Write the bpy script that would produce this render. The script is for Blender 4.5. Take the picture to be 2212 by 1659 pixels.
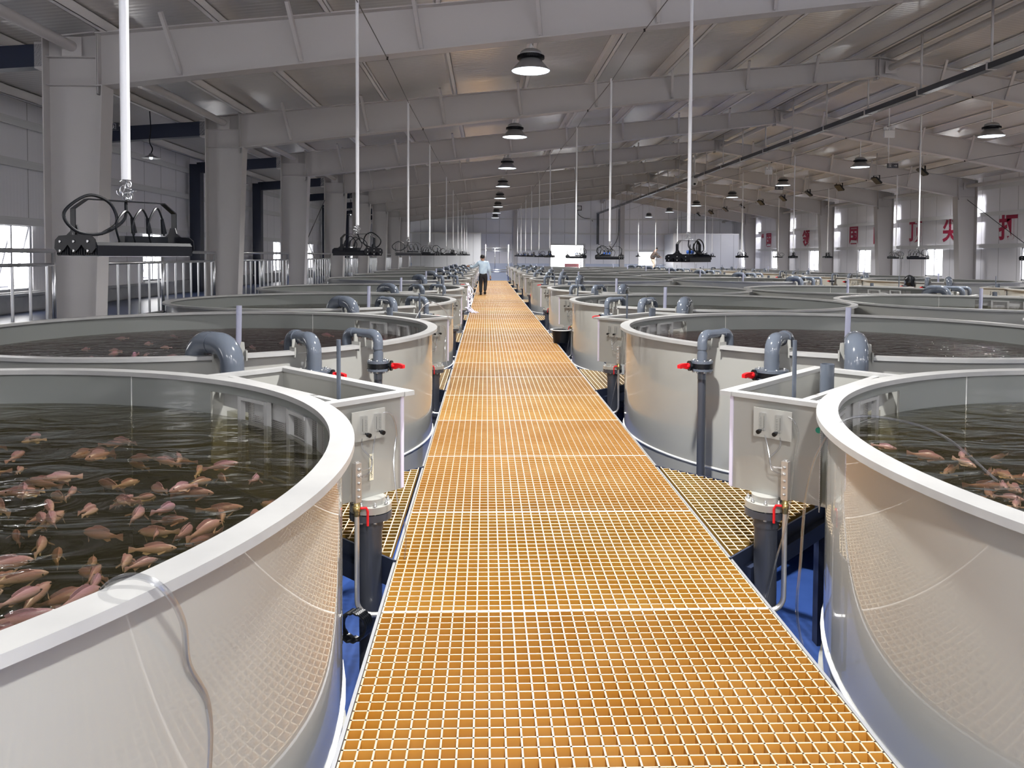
import bpy, bmesh, math, random
from math import sin, cos, pi, radians, sqrt, atan2
from mathutils import Vector, Matrix, Euler
random.seed(7)
S = bpy.context.scene
for o in list(bpy.data.objects): bpy.data.objects.remove(o)
COL = S.collection

# ---------------------------------------------------------------- camera, world, exposure
WZ = 1.0                                   # walkway level above the hall floor
cam = bpy.data.cameras.new('camera'); camo = bpy.data.objects.new('camera', cam); COL.objects.link(camo)
F_PX = 1660.0
cam.sensor_width = 36.0; cam.lens = F_PX / 2212 * 36.0
YAW, PITCH, ROLL = radians(1.93), radians(2.0), radians(0.3)
cam.shift_y = -((829.5 - 552) - F_PX * math.tan(PITCH)) / 2212
cam.clip_end = 400
_f = Vector((sin(YAW)*cos(PITCH), cos(YAW)*cos(PITCH), -sin(PITCH)))
_r = Vector((cos(YAW), -sin(YAW), 0)); _u = _r.cross(_f)
_r, _u = _r*cos(ROLL)+_u*sin(ROLL), -_r*sin(ROLL)+_u*cos(ROLL)
M = Matrix((_r, _u, -_f)).transposed().to_4x4(); M.translation = Vector((0, 0, 2.7))
camo.matrix_world = M
S.camera = camo
S.view_settings.view_transform = 'Standard'; S.view_settings.look = 'None'
S.view_settings.gamma = 1.0; S.view_settings.use_curve_mapping = False
S.view_settings.exposure = 0.0
W = bpy.data.worlds.new('sky'); S.world = W; W.use_nodes = True
_bg = W.node_tree.nodes['Background']; _bg.inputs[0].default_value = (1.0, 0.98, 0.97, 1); _bg.inputs[1].default_value = 9.0
HIGHBAY_W = 365.0                          # watts of each high bay lamp

# ---------------------------------------------------------------- materials
def mat(name, col=(.5,.5,.5), rough=.5, metal=0.0, spec=.5, emit=None, es=0, coat=0, alpha=None):
    m = bpy.data.materials.new(name); m.use_nodes = True
    b = m.node_tree.nodes['Principled BSDF']
    b.inputs['Base Color'].default_value = (*col, 1); b.inputs['Roughness'].default_value = rough
    b.inputs['Metallic'].default_value = metal; b.inputs['Specular IOR Level'].default_value = spec
    if emit: b.inputs['Emission Color'].default_value = (*emit, 1); b.inputs['Emission Strength'].default_value = es
    if coat: b.inputs['Coat Weight'].default_value = coat; b.inputs['Coat Roughness'].default_value = .012
    return m
def N(m, t, **kw):
    n = m.node_tree.nodes.new(t)
    for k, v in kw.items():
        if k in n.inputs: n.inputs[k].default_value = v
        else: setattr(n, k, v)
    return n
def L(m, a, b): m.node_tree.links.new(a, b)
def bsdf(m): return m.node_tree.nodes['Principled BSDF']
def mottle(m, c1, c2, scale=3.0, detail=4, stretch=None, space='Object'):
    tc = N(m, 'ShaderNodeTexCoord'); mp = N(m, 'ShaderNodeMapping')
    if stretch: mp.inputs['Scale'].default_value = stretch
    nz = N(m, 'ShaderNodeTexNoise'); nz.inputs['Scale'].default_value = scale; nz.inputs['Detail'].default_value = detail
    rp = N(m, 'ShaderNodeValToRGB'); rp.color_ramp.elements[0].position = .3; rp.color_ramp.elements[1].position = .7
    rp.color_ramp.elements[0].color = (*c1, 1); rp.color_ramp.elements[1].color = (*c2, 1)
    L(m, tc.outputs[space], mp.inputs[0]); L(m, mp.outputs[0], nz.inputs['Vector']); L(m, nz.outputs['Fac'], rp.inputs[0])
    L(m, rp.outputs[0], bsdf(m).inputs['Base Color'])
    return rp, nz
MT = {}
def ribbed(name, c, rough, axis, period, strength, dist=.01, metal=0.0, seam=None, spec=.5):
    m = mat(name, c, rough, metal, spec)
    g = N(m, 'ShaderNodeNewGeometry'); sp = N(m, 'ShaderNodeSeparateXYZ'); L(m, g.outputs['Position'], sp.inputs[0])
    mu = N(m, 'ShaderNodeMath', operation='MULTIPLY'); mu.inputs[1].default_value = 2*pi/period
    L(m, sp.outputs[axis], mu.inputs[0])
    si = N(m, 'ShaderNodeMath', operation='SINE'); L(m, mu.outputs[0], si.inputs[0])
    pw = N(m, 'ShaderNodeMath', operation='MULTIPLY_ADD'); pw.inputs[1].default_value = .5; pw.inputs[2].default_value = .5
    L(m, si.outputs[0], pw.inputs[0])
    bp = N(m, 'ShaderNodeBump'); bp.inputs['Strength'].default_value = strength; bp.inputs['Distance'].default_value = dist
    L(m, pw.outputs[0], bp.inputs['Height']); L(m, bp.outputs[0], bsdf(m).inputs['Normal'])
    if seam:
        md = N(m, 'ShaderNodeMath', operation='PINGPONG'); md.inputs[1].default_value = seam/2
        L(m, sp.outputs[axis], md.inputs[0])
        lt = N(m, 'ShaderNodeMath', operation='LESS_THAN'); lt.inputs[1].default_value = .012; L(m, md.outputs[0], lt.inputs[0])
        mx = N(m, 'ShaderNodeMix', data_type='RGBA'); mx.inputs[6].default_value = (*c, 1)
        mx.inputs[7].default_value = (*[v*.45 for v in c], 1)
        L(m, lt.outputs[0], mx.inputs[0]); L(m, mx.outputs[2], bsdf(m).inputs['Base Color'])
    return m
MT['steel'] = mat('grey steel paint', (.52,.50,.495), .5)
MT['navy'] = mat('navy steel paint', (.018,.025,.05), .4)
MT['roof'] = ribbed('roof sandwich panel', (.74,.72,.70), .24, 1, .12, .4, .006, metal=.35)
MT['purlin'] = mat('galvanised purlin', (.78,.76,.75), .5)
MT['wallx'] = ribbed('side wall panel', (.84,.83,.86), .4, 1, .10, .25, .004, seam=1.0)
MT['wally'] = ribbed('end wall panel', (.86,.86,.90), .5, 0, .10, .25, .004, seam=1.0)
MT['panel'] = ribbed('cold room panel', (.66,.67,.70), .4, 0, .9, .05, .004, seam=.95)
MT['lowwall'] = mat('low wall paint', (.60,.66,.80), .5)
MT['concrete'] = mat('grey parapet', (.33,.34,.36), .7); mottle(MT['concrete'], (.26,.27,.29), (.40,.41,.43), 2)
MT['floor'] = mat('blue epoxy floor', (.04,.12,.55), .25); mottle(MT['floor'], (.025,.06,.22), (.05,.11,.36), 1.5)
MT['corridor'] = mat('dark corridor floor', (.03,.05,.12), .35)
MT['pp'] = mat('grey polypropylene', (.50,.495,.455), .3, spec=.4, coat=1.0)
def _pp():
    m = MT['pp']; mottle(m, (.335,.335,.31), (.37,.37,.345), 1.2, 2)
_pp()
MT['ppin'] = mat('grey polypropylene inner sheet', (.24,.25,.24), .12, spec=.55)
MT['rim'] = mat('rim sheet light grey', (.66,.67,.65), .35); mottle(MT['rim'], (.36,.36,.355), (.42,.42,.41), 5)
MT['weld'] = mat('white weld bead', (.85,.85,.82), .4)
MT['strip'] = mat('pale lilac edge strip', (.72,.68,.82), .5)
MT['pvc'] = mat('slate grey pvc', (.105,.122,.152), .12, spec=.6)
MT['pvcd'] = mat('dark grey pvc', (.055,.06,.075), .25)
MT['black'] = mat('black coating', (.004,.005,.007), .35, spec=.35)
MT['housing'] = mat('lamp housing black', (.003,.0035,.006), .4, spec=.25)
MT['red'] = mat('red plastic', (.72,.01,.015), .3)
MT['bolt'] = mat('zinc bolts', (.6,.6,.6), .3, metal=.9)
MT['chrome'] = mat('stainless tube', (.66,.67,.69), .3, metal=1.0)
MT['alu'] = mat('aluminium', (.68,.66,.64), .32, metal=.8)
MT['brass'] = mat('brass', (.55,.42,.18), .3, metal=.9)
MT['white'] = mat('white pvc', (.74,.75,.77), .35)
MT['whitep'] = mat('white metal', (.7,.7,.7), .4)
MT['shade'] = mat('grey lamp shade', (.30,.30,.30), .35, metal=.4)
MT['lens'] = mat('lit lamp lens', (.9,.95,1), .4, emit=(.78,.88,1.0), es=3.0)
MT['gal'] = mat('galvanised angle', (.38,.39,.41), .45, metal=.6)
MT['char'] = mat('crimson lettering', (.42,.012,.06), .5)
MT['skin'] = mat('skin', (.45,.26,.18), .5)
MT['shirt'] = mat('pale blue shirt', (.55,.70,.85), .7); mottle(MT['shirt'], (.48,.63,.80), (.62,.77,.90), 9)
MT['trousers'] = mat('black trousers', (.012,.012,.016), .7)
MT['hair'] = mat('black hair', (.008,.008,.008), .5)
MT['brown'] = mat('brown sweater', (.10,.07,.06), .8)
MT['paleblue'] = mat('light trousers', (.6,.5,.4), .8)
MT['green'] = mat('green plastic', (.01,.30,.20), .3)
MT['blueplug'] = mat('blue plug', (.03,.12,.5), .35)
MT['paper'] = mat('cream label', (.75,.72,.55), .6)
MT['ink'] = mat('black ink', (.01,.01,.01), .6)
MT['poster'] = mat('pink poster', (.75,.30,.30), .6)
MT['sill'] = mat('window frame grey', (.30,.31,.34), .4)
MT['scale'] = mat('dark scale marks', (.03,.03,.03), .5)
def grating_mat(name, a, b):
    m = mat(name, a, .35); rp, nz = mottle(m, a, b, 2.2, 6, (1, 1, 1))
    oi = N(m, 'ShaderNodeObjectInfo'); hs = N(m, 'ShaderNodeHueSaturation')
    rr = N(m, 'ShaderNodeMapRange'); rr.inputs[3].default_value = .88; rr.inputs[4].default_value = 1.06
    L(m, oi.outputs['Random'], rr.inputs[0]); L(m, rr.outputs[0], hs.inputs['Value'])
    h2 = N(m, 'ShaderNodeMapRange'); h2.inputs[3].default_value = .496; h2.inputs[4].default_value = .504
    L(m, oi.outputs['Random'], h2.inputs[0]); L(m, h2.outputs[0], hs.inputs['Hue'])
    L(m, rp.outputs[0], hs.inputs['Color']); L(m, hs.outputs[0], bsdf(m).inputs['Base Color'])
    return m
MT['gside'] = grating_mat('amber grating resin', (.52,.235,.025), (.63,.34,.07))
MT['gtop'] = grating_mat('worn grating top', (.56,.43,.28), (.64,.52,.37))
MT['gjoint'] = mat('pale joint strip', (.85,.76,.68), .5)
MT['iside'] = mat('olive amber resin', (.30,.17,.03), .4); MT['itop'] = mat('pale grating top', (.82,.66,.45), .45)
def glass(name, tint=(1,1,1), ior=1.5, rough=.02, base=.05):
    m = bpy.data.materials.new(name); m.use_nodes = True; nt = m.node_tree; nt.nodes.clear()
    out = N(m, 'ShaderNodeOutputMaterial'); tr = N(m, 'ShaderNodeBsdfTransparent'); tr.inputs[0].default_value = (*tint, 1)
    gl = N(m, 'ShaderNodeBsdfGlossy'); gl.inputs['Roughness'].default_value = rough
    fr = N(m, 'ShaderNodeFresnel'); fr.inputs[0].default_value = ior
    ad = N(m, 'ShaderNodeMath', operation='ADD'); ad.inputs[1].default_value = base; ad.use_clamp = True
    mx = N(m, 'ShaderNodeMixShader'); gb = N(m, 'ShaderNodeNewGeometry'); iv = N(m, 'ShaderNodeMath', operation='SUBTRACT'); iv.inputs[0].default_value = 1.0
    ml = N(m, 'ShaderNodeMath', operation='MULTIPLY'); L(m, gb.outputs['Backfacing'], iv.inputs[1])
    L(m, fr.outputs[0], ml.inputs[0]); L(m, iv.outputs[0], ml.inputs[1])
    L(m, ml.outputs[0], ad.inputs[0]); L(m, ad.outputs[0], mx.inputs[0])
    L(m, tr.outputs[0], mx.inputs[1]); L(m, gl.outputs[0], mx.inputs[2]); L(m, mx.outputs[0], out.inputs[0])
    return m
MT['glass'] = glass('window glass', (.97,.98,1), base=.0)
MT['acrylic'] = glass('clear acrylic', (.95,.96,.97), base=.22, rough=.15)
MT['hose'] = glass('clear vinyl hose', (.86,.87,.88), base=.22, rough=.2)
MT['tubeclear'] = glass('cloudy clear tube', (.80,.82,.95), base=.10, rough=.1)
def _tc():
    m = MT['tubeclear']; nt = m.node_tree; gl = [n for n in nt.nodes if n.type == 'MIX_SHADER'][0]; tr = [n for n in nt.nodes if n.type == 'BSDF_TRANSPARENT'][0]
    df = N(m, 'ShaderNodeBsdfDiffuse'); df.inputs[0].default_value = (.70,.71,.85,1); m2 = N(m, 'ShaderNodeMixShader'); m2.inputs[0].default_value = .5
    L(m, tr.outputs[0], m2.inputs[1]); L(m, df.outputs[0], m2.inputs[2]); L(m, m2.outputs[0], gl.inputs[1])
_tc()
def water(name, absorb, dens, wave, scl, wstr, murk):
    m = glass(name, (.93,.93,.90), 1.33, .03, .0)
    nt = m.node_tree; gl = [n for n in nt.nodes if n.type == 'BSDF_GLOSSY'][0]; fr = [n for n in nt.nodes if n.type == 'FRESNEL'][0]
    out = [n for n in nt.nodes if n.type == 'OUTPUT_MATERIAL'][0]
    g = N(m, 'ShaderNodeNewGeometry'); mp = N(m, 'ShaderNodeMapping'); mp.inputs['Scale'].default_value = (.9*scl, 1.7*scl, 1)
    mp.inputs['Rotation'].default_value = (0, 0, .25)
    nz = N(m, 'ShaderNodeTexNoise'); nz.inputs['Scale'].default_value = 1.6; nz.inputs['Detail'].default_value = 3; nz.inputs['Distortion'].default_value = .6
    bp = N(m, 'ShaderNodeBump'); bp.inputs['Strength'].default_value = wstr; bp.inputs['Distance'].default_value = wave
    L(m, g.outputs['Position'], mp.inputs[0]); L(m, mp.outputs[0], nz.inputs['Vector']); L(m, nz.outputs['Fac'], bp.inputs['Height'])
    L(m, bp.outputs[0], gl.inputs['Normal']); L(m, bp.outputs[0], fr.inputs['Normal'])
    tr = [n for n in nt.nodes if n.type == 'BSDF_TRANSPARENT'][0]; mx = [n for n in nt.nodes if n.type == 'MIX_SHADER'][0]
    df = N(m, 'ShaderNodeBsdfDiffuse'); df.inputs[0].default_value = (*murk, 1); m2 = N(m, 'ShaderNodeMixShader'); m2.inputs[0].default_value = .20
    L(m, tr.outputs[0], m2.inputs[1]); L(m, df.outputs[0], m2.inputs[2]); L(m, m2.outputs[0], mx.inputs[1])
    va = N(m, 'ShaderNodeVolumeAbsorption'); va.inputs[0].default_value = (*absorb, 1); va.inputs[1].default_value = dens
    L(m, va.outputs[0], out.inputs['Volume'])
    return m
MT['water'] = water('olive tank water', (.62,.54,.22), 2.6, .06, 1.5, 1.0, (.050,.044,.020))
MT['waterred'] = water('crowded reddish water', (.60,.34,.30), 3.0, .05, 3.5, 1.0, (.065,.026,.024))
def fishmat():
    m = mat('pink tilapia skin', (.6,.35,.35), .35)
    tc = N(m, 'ShaderNodeTexCoord'); sp = N(m, 'ShaderNodeSeparateXYZ'); L(m, tc.outputs['Object'], sp.inputs[0])
    mr = N(m, 'ShaderNodeMapRange'); mr.inputs[1].default_value = -.035; mr.inputs[2].default_value = .04; L(m, sp.outputs[2], mr.inputs[0])
    rp = N(m, 'ShaderNodeValToRGB'); e = rp.color_ramp.elements
    e[0].color = (.62,.43,.28,1); e[1].color = (.40,.21,.25,1); e[1].position = .75; L(m, mr.outputs[0], rp.inputs[0])
    oi = N(m, 'ShaderNodeObjectInfo'); hs = N(m, 'ShaderNodeHueSaturation')
    a = N(m, 'ShaderNodeMapRange'); a.inputs[3].default_value = .47; a.inputs[4].default_value = .54; L(m, oi.outputs['Random'], a.inputs[0])
    L(m, a.outputs[0], hs.inputs['Hue']); L(m, rp.outputs[0], hs.inputs['Color']); L(m, hs.outputs[0], bsdf(m).inputs['Base Color'])
    return m
MT['fish'] = fishmat()
def screenmat():
    m = mat('perforated screen', (.45,.45,.44), .45, metal=.5)
    tc = N(m, 'ShaderNodeNewGeometry'); vo = N(m, 'ShaderNodeTexVoronoi'); vo.inputs['Scale'].default_value = 90
    vo.inputs['Randomness'].default_value = .15; L(m, tc.outputs['Position'], vo.inputs['Vector'])
    rp = N(m, 'ShaderNodeValToRGB'); rp.color_ramp.elements[0].color = (.05,.05,.045,1); rp.color_ramp.elements[0].position = .25
    rp.color_ramp.elements[1].color = (.50,.49,.47,1); rp.color_ramp.elements[1].position = .42
    L(m, vo.outputs['Distance'], rp.inputs[0]); L(m, rp.outputs[0], bsdf(m).inputs['Base Color'])
    return m
MT['screen'] = screenmat()

# ---------------------------------------------------------------- mesh builder
class MB:
    def __init__(s): s.v = []; s.f = []; s.m = []; s.s = []
    def add(s, vs, fs, m=0, smooth=False):
        b = len(s.v); s.v += [tuple(v) for v in vs]
        for f in fs: s.f.append([b+i for i in f]); s.m.append(m); s.s.append(smooth)
    def box(s, x0, x1, y0, y1, z0, z1, m=0):
        v = [(x, y, z) for z in (z0, z1) for y in (y0, y1) for x in (x0, x1)]
        s.add(v, [(0,2,3,1),(4,5,7,6),(0,1,5,4),(2,6,7,3),(0,4,6,2),(1,3,7,5)], m)
    def obox(s, c, ax, ay, az, hx, hy, hz, m=0):
        c, ax, ay, az = Vector(c), Vector(ax), Vector(ay), Vector(az)
        v = [c+ax*(i*hx)+ay*(j*hy)+az*(k*hz) for k in (-1,1) for j in (-1,1) for i in (-1,1)]
        s.add(v, [(0,2,3,1),(4,5,7,6),(0,1,5,4),(2,6,7,3),(0,4,6,2),(1,3,7,5)], m)
    def beam(s, p, q, w, h, m=0, up=(0,0,1)):
        p, q = Vector(p), Vector(q); d = (q-p); l = d.length; d.normalize(); u = Vector(up)
        sd = d.cross(u)
        if sd.length < 1e-4: u = Vector((0,1,0)); sd = d.cross(u)
        sd.normalize(); u = sd.cross(d)
        s.obox((p+q)/2, d, sd, u, l/2, w/2, h/2, m)
    def prism(s, poly, a0, a1, axis='y', m=0):
        n = len(poly)
        mk = {'y': lambda p, a: (p[0], a, p[1]), 'z': lambda p, a: (p[0], p[1], a), 'x': lambda p, a: (a, p[0], p[1])}[axis]
        v = [mk(p, a0) for p in poly]+[mk(p, a1) for p in poly]
        s.add(v, [tuple(range(n))[::-1], tuple(range(n, 2*n))]+[(i, (i+1)%n, n+(i+1)%n, n+i) for i in range(n)], m)
    def tube(s, path, r, n=10, m=0, closed=False, cap=True):
        P = [Vector(p) for p in path]; k = len(P); R = r if isinstance(r, (list, tuple)) else [r]*k
        rings = []; ref = None
        for i in range(k):
            if closed: d = P[(i+1)%k]-P[i-1]
            else: d = P[min(i+1, k-1)]-P[max(i-1, 0)]
            if d.length < 1e-9: d = Vector((0,0,1))
            d.normalize()
            if ref is None: ref = Vector((0,0,1)) if abs(d.z) < .9 else Vector((1,0,0))
            a = ref-d*ref.dot(d)
            if a.length < 1e-4: ref = Vector((0,1,0)); a = ref-d*ref.dot(d)
            a.normalize(); b = d.cross(a); ref = a
            rings.append([P[i]+(a*cos(2*pi*j/n)+b*sin(2*pi*j/n))*R[i] for j in range(n)])
        v = [p for g in rings for p in g]; f = []
        for i in range(k if closed else k-1):
            for j in range(n):
                i2 = (i+1) % k
                f.append((i*n+j, i*n+(j+1)%n, i2*n+(j+1)%n, i2*n+j))
        s.add(v, f, m, True)
        if cap and not closed:
            s.add(rings[0], [tuple(range(n))[::-1]], m); s.add(rings[-1], [tuple(range(n))], m)
    def cyl(s, p, q, r, n=16, m=0, cap=True): s.tube([p, q], r, n, m, False, cap)
    def lathe(s, prof, n=24, m=0, c=(0,0,0), a0=0, a1=2*pi, smooth=True):
        full = abs(a1-a0-2*pi) < 1e-6; k = n if full else n+1
        v = [(c[0]+r*cos(a0+(a1-a0)*j/n), c[1]+r*sin(a0+(a1-a0)*j/n), c[2]+z) for r, z in prof for j in range(k)]
        f = []
        for i in range(len(prof)-1):
            for j in range(n):
                j2 = (j+1) % k
                f.append((i*k+j, i*k+j2, (i+1)*k+j2, (i+1)*k+j))
        s.add(v, f, m, smooth)
    def arcbox(s, r0, r1, z0, z1, t0, t1, n, m=0, c=(0,0)):   # sector of a ring, degrees
        A = [radians(t0+(t1-t0)*i/n) for i in range(n+1)]; v = []
        for a in A:
            for r, z in ((r0,z0),(r1,z0),(r1,z1),(r0,z1)): v.append((c[0]+r*cos(a), c[1]+r*sin(a), z))
        for i in range(n):
            b = 4*i
            s.add([v[b+k] for k in range(8)], [(0,1,5,4),(2,3,7,6)], m, False)
            s.add([v[b+k] for k in range(8)], [(1,2,6,5),(3,0,4,7)], m, True)
        s.add(v[:4], [(3,2,1,0)], m); s.add(v[-4:], [(0,1,2,3)], m)
    def mesh(s, name, mats, mirror=False, weld=True):
        me = bpy.data.meshes.new(name)
        vs = [(-x, y, z) for x, y, z in s.v] if mirror else s.v
        fs = [f[::-1] for f in s.f] if mirror else s.f
        me.from_pydata(vs, [], fs)
        for m in mats: me.materials.append(MT[m])
        me.polygons.foreach_set('material_index', s.m); me.polygons.foreach_set('use_smooth', s.s)
        me.update()
        if weld:
            bm = bmesh.new(); bm.from_mesh(me); bmesh.ops.remove_doubles(bm, verts=bm.verts, dist=1e-5)
            bmesh.ops.recalc_face_normals(bm, faces=bm.faces)
            for e in bm.edges:
                if len(e.link_faces) == 2 and e.calc_face_angle(0) > .6: e.smooth = False
            bm.to_mesh(me); bm.free()
        return me
    def build(s, name, mats, parent=None, mirror=False, weld=True, loc=None, rot=None):
        if isinstance(mats, str): mats = [mats]
        o = bpy.data.objects.new(name, s.mesh(name, mats, mirror, weld)); COL.objects.link(o)
        if parent: o.parent = parent
        if loc is not None: o.location = loc
        if rot is not None: o.rotation_euler = rot
        return o
def tag(o, label=None, cat=None, group=None, kind=None):
    if label: o['label'] = label
    if cat: o['category'] = cat
    if group: o['group'] = group
    if kind: o['kind'] = kind
    return o
def empty(name, loc=(0,0,0), rz=0, label=None, cat=None, group=None):
    o = bpy.data.objects.new(name, None); COL.objects.link(o); o.location = loc; o.rotation_euler = (0,0,rz)
    o.empty_display_size = .1
    return tag(o, label, cat, group)
def copy_tree(o, parent=None):
    c = o.copy(); COL.objects.link(c); c.parent = parent
    for ch in list(o.children): copy_tree(ch, c)
    return c
PROTO = {}
def place(key, maker, loc, rz=0, label=None, cat=None, group=None, drop=()):
    if key not in PROTO: o = maker(); PROTO[key] = o
    else:
        o = copy_tree(PROTO[key])
    o.location = loc; o.rotation_euler = (0, 0, rz)
    if 'group' in o: del o['group']
    return tag(o, label, cat, group)
def struct(mb, name, mats, **k): return tag(mb.build(name, mats, **k), kind='structure')
def arc(c, u, v, r, a0, a1, n):
    c, u, v = Vector(c), Vector(u), Vector(v)
    return [c+u*(r*cos(radians(a0+(a1-a0)*i/n)))+v*(r*sin(radians(a0+(a1-a0)*i/n))) for i in range(n+1)]
def spline(P, n=8):
    P = [Vector(p) for p in P]; out = []
    Q = [P[0]*2-P[1]]+P+[P[-1]*2-P[-2]]
    for i in range(1, len(Q)-2):
        for k in range(n):
            t = k/n; a, b, c, d = Q[i-1], Q[i], Q[i+1], Q[i+2]
            out.append(.5*((2*b)+(c-a)*t+(2*a-5*b+4*c-d)*t*t+(3*b-a-3*c+d)*t**3))
    out.append(P[-1]); return out

# ---------------------------------------------------------------- layout
TY = [2.9, 8.3, 13.65, 18.8, 26.6, 32.0, 37.5, 43.0, 48.6, 54.1]
LX, RX, CX, DX = -3.0, 3.97, 8.98, 15.95
FR = [10.8+6*k for k in range(8)]
ENDY = 58.8
ORD = ['nearest','second nearest','third nearest','fourth nearest','fifth nearest','sixth nearest','seventh nearest','eighth nearest','ninth nearest','farthest']
WXL, WXR = -.49, 1.375
PD = 1.42; PY0 = 3.62
def roof_z(x):
    return 5.68+.101*(x+5.3)+.21 if x < 8.57 else 7.08-.143*(x-8.57)+.21
def top_z(x): return roof_z(x)-.21
def low_z(x): return 4.97+.1226*(x+5.3) if x < 8.57 else 6.67-.176*(x-8.57)

# ---------------------------------------------------------------- setting
def holes_wall(mb, fixed, t, span, zr, holes, axis):
    us = sorted(set([span[0], span[1]]+[h[0] for h in holes]+[h[1] for h in holes]))
    for a, b in zip(us[:-1], us[1:]):
        zs = [zr[0], zr[1]]; mid = (a+b)/2; cut = [h for h in holes if h[0] < mid < h[1]]
        segs = [(zr[0], zr[1])]
        for h in cut:
            ns = []
            for z0, z1 in segs:
                if h[2] > z0: ns.append((z0, min(z1, h[2])))
                if h[3] < z1: ns.append((max(z0, h[3]), z1))
            segs = ns
        for z0, z1 in segs:
            if axis == 'x': mb.box(fixed, fixed+t, a, b, z0, z1)
            else: mb.box(a, b, fixed, fixed+t, z0, z1)
Y0 = -3.0
m = MB(); m.box(-9, 19.3, Y0, ENDY+.2, -.2, 0); struct(m, 'floor', 'floor')
m = MB(); m.box(-8.75, -5.65, Y0, ENDY, 0.0, 1.6); struct(m, 'trim_corridor', 'corridor')
m = MB(); m.box(11.49, 13.35, .8, 54.0, .94, .99); struct(m, 'trim_second_walkway', 'iside')
m = MB()
xs = [-8.9, 8.57, 19.3]
for a, b in zip(xs[:-1], xs[1:]):
    za, zb = roof_z(a+1e-4), roof_z(b-1e-4)
    m.add([(a,Y0,za),(b,Y0,zb),(b,ENDY+.2,zb),(a,ENDY+.2,za),(a,Y0,za+.1),(b,Y0,zb+.1),(b,ENDY+.2,zb+.1),(a,ENDY+.2,za+.1)],
          [(3,2,1,0),(4,5,6,7),(0,1,5,4),(2,3,7,6),(3,0,4,7),(1,2,6,5)])
struct(m, 'ceiling', 'roof')
WL = [(14.5+6*k-.62, 14.5+6*k+.62, 1.98, 3.25) for k in range(-2, 8)]
WR = [(26.15+6*k-.65, 26.15+6*k+.65, 1.90, 3.1) for k in range(-4, 6)]
WL = [w for w in WL if w[0] > Y0]; WR = [w for w in WR if w[0] > Y0]
m = MB(); holes_wall(m, -8.85, .12, (Y0, ENDY), (2.0-.45, 5.6), WL, 'x'); struct(m, 'wall_left', 'wallx')
m = MB(); m.box(-8.85, -8.6, Y0, ENDY, 1.6, 1.9); m.box(-8.9, -8.55, Y0, ENDY, 1.9, 1.95); struct(m, 'trim_left_parapet', 'concrete')
m = MB(); holes_wall(m, 19.05, .12, (Y0, ENDY), (0, 5.9), WR, 'x'); struct(m, 'wall_right', 'wallx')
m = MB(); holes_wall(m, Y0-.12, .12, (-9, 19.3), (0, 7.5), [(-7.0,-4.0,4.2,5.0), (-2.5,1.5,4.3,5.2), (3.5,7.5,4.3,5.2), (9.0,13.0,4.3,5.2), (14.5,18.0,4.0,4.8)], 'y')  # unseen high openings, added to let sky light onto rafters and ceiling
struct(m, 'wall_back', 'wally')
DOOR = (4.95, 7.44, 0.0, 3.5); EWIN = (11.66, 13.1, 1.95, 3.07)
m = MB(); holes_wall(m, ENDY, .12, (-8.85, 19.17), (2.1, 5.3), [DOOR, EWIN], 'y')
m.prism([(-8.85,5.3),(19.17,5.3),(19.17,roof_z(19.17)),(8.57,7.29),(-8.85,roof_z(-8.85))], ENDY, ENDY+.12, 'y')
struct(m, 'wall_end', 'wally')
m = MB(); holes_wall(m, ENDY, .12, (-8.85, 19.17), (0, 2.1), [DOOR, EWIN], 'y'); struct(m, 'trim_end_plinth', 'lowwall')
def window(name, w, x, side):
    r = empty(name); r['kind'] = 'structure'
    m = MB(); y0, y1, z0, z1 = w; f = .05; xa, xb = x-.03, x+.03
    m.box(xa, xb, y0, y0+f, z0, z1); m.box(xa, xb, y1-f, y1, z0, z1); m.box(xa, xb, y0, y1, z0, z0+f); m.box(xa, xb, y0, y1, z1-f, z1)
    m.box(xa, xb, (y0+y1)/2-.02, (y0+y1)/2+.02, z0, z1); m.build('window_frame', 'sill', r)
    m = MB(); xo = x-side*.0; ym = (y0+y1)/2
    # top hung sash tilted outwards
    dx = side*.28; yy0, yy1 = ym+.02, y1-f
    for a, b in (((x, yy0, z1-f), (x+dx, yy0, z0+.08)), ((x, yy1, z1-f), (x+dx, yy1, z0+.08)), ((x+dx, yy0, z0+.08), (x+dx, yy1, z0+.08))):
        m.beam(a, b, .035, .035)
    m.build('window_sash', 'sill', r)
    m = MB(); m.add([(x,y0+f,z0+f),(x,ym-.02,z0+f),(x,ym-.02,z1-f),(x,y0+f,z1-f)], [(0,1,2,3)]); m.build('window_pane', 'glass', r)
    m = MB(); m.box(x+side*-.06-.08, x+side*-.06+.08, y0-.08, y1+.08, z0-.06, z0); m.build('window_sill', 'whitep', r)
for i, w in enumerate(WL): window('window_%d' % (i+1), w, -8.79, -1)
for i, w in enumerate(WR): window('window_%d' % (i+21), w, 19.11, 1)
r = empty('window_41'); r['kind'] = 'structure'
m = MB(); x0, x1, z0, z1 = EWIN
for b in ((x0,x0+.06,z0,z1),(x1-.06,x1,z0,z1),(x0,x1,z0,z0+.06),(x0,x1,z1-.06,z1),(x0,x1,2.4,2.46)): m.box(b[0], b[1], ENDY, ENDY+.08, b[2], b[3])
m.build('window_frame', 'whitep', r)
m = MB(); m.box(x0, x1, ENDY+.03, ENDY+.036, z0, z1); m.build('window_pane', 'glass', r)
r = empty('door_1'); r['kind'] = 'structure'
m = MB(); x0, x1, z0, z1 = DOOR
m.box(x0-.12, x0, ENDY-.06, ENDY+.14, 0, z1+.12); m.box(x1, x1+.16, ENDY-.06, ENDY+.14, 0, z1+.12); m.box(x0, x1, ENDY-.06, ENDY+.14, z1, z1+.12)
m.build('door_frame', 'whitep', r)
m = MB(); m.obox((7.35, ENDY+.75, 1.7), (.12,.99,0), (.99,-.12,0), (0,0,1), .65, .03, 1.7); m.build('door_leaf', 'whitep', r)
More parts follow.
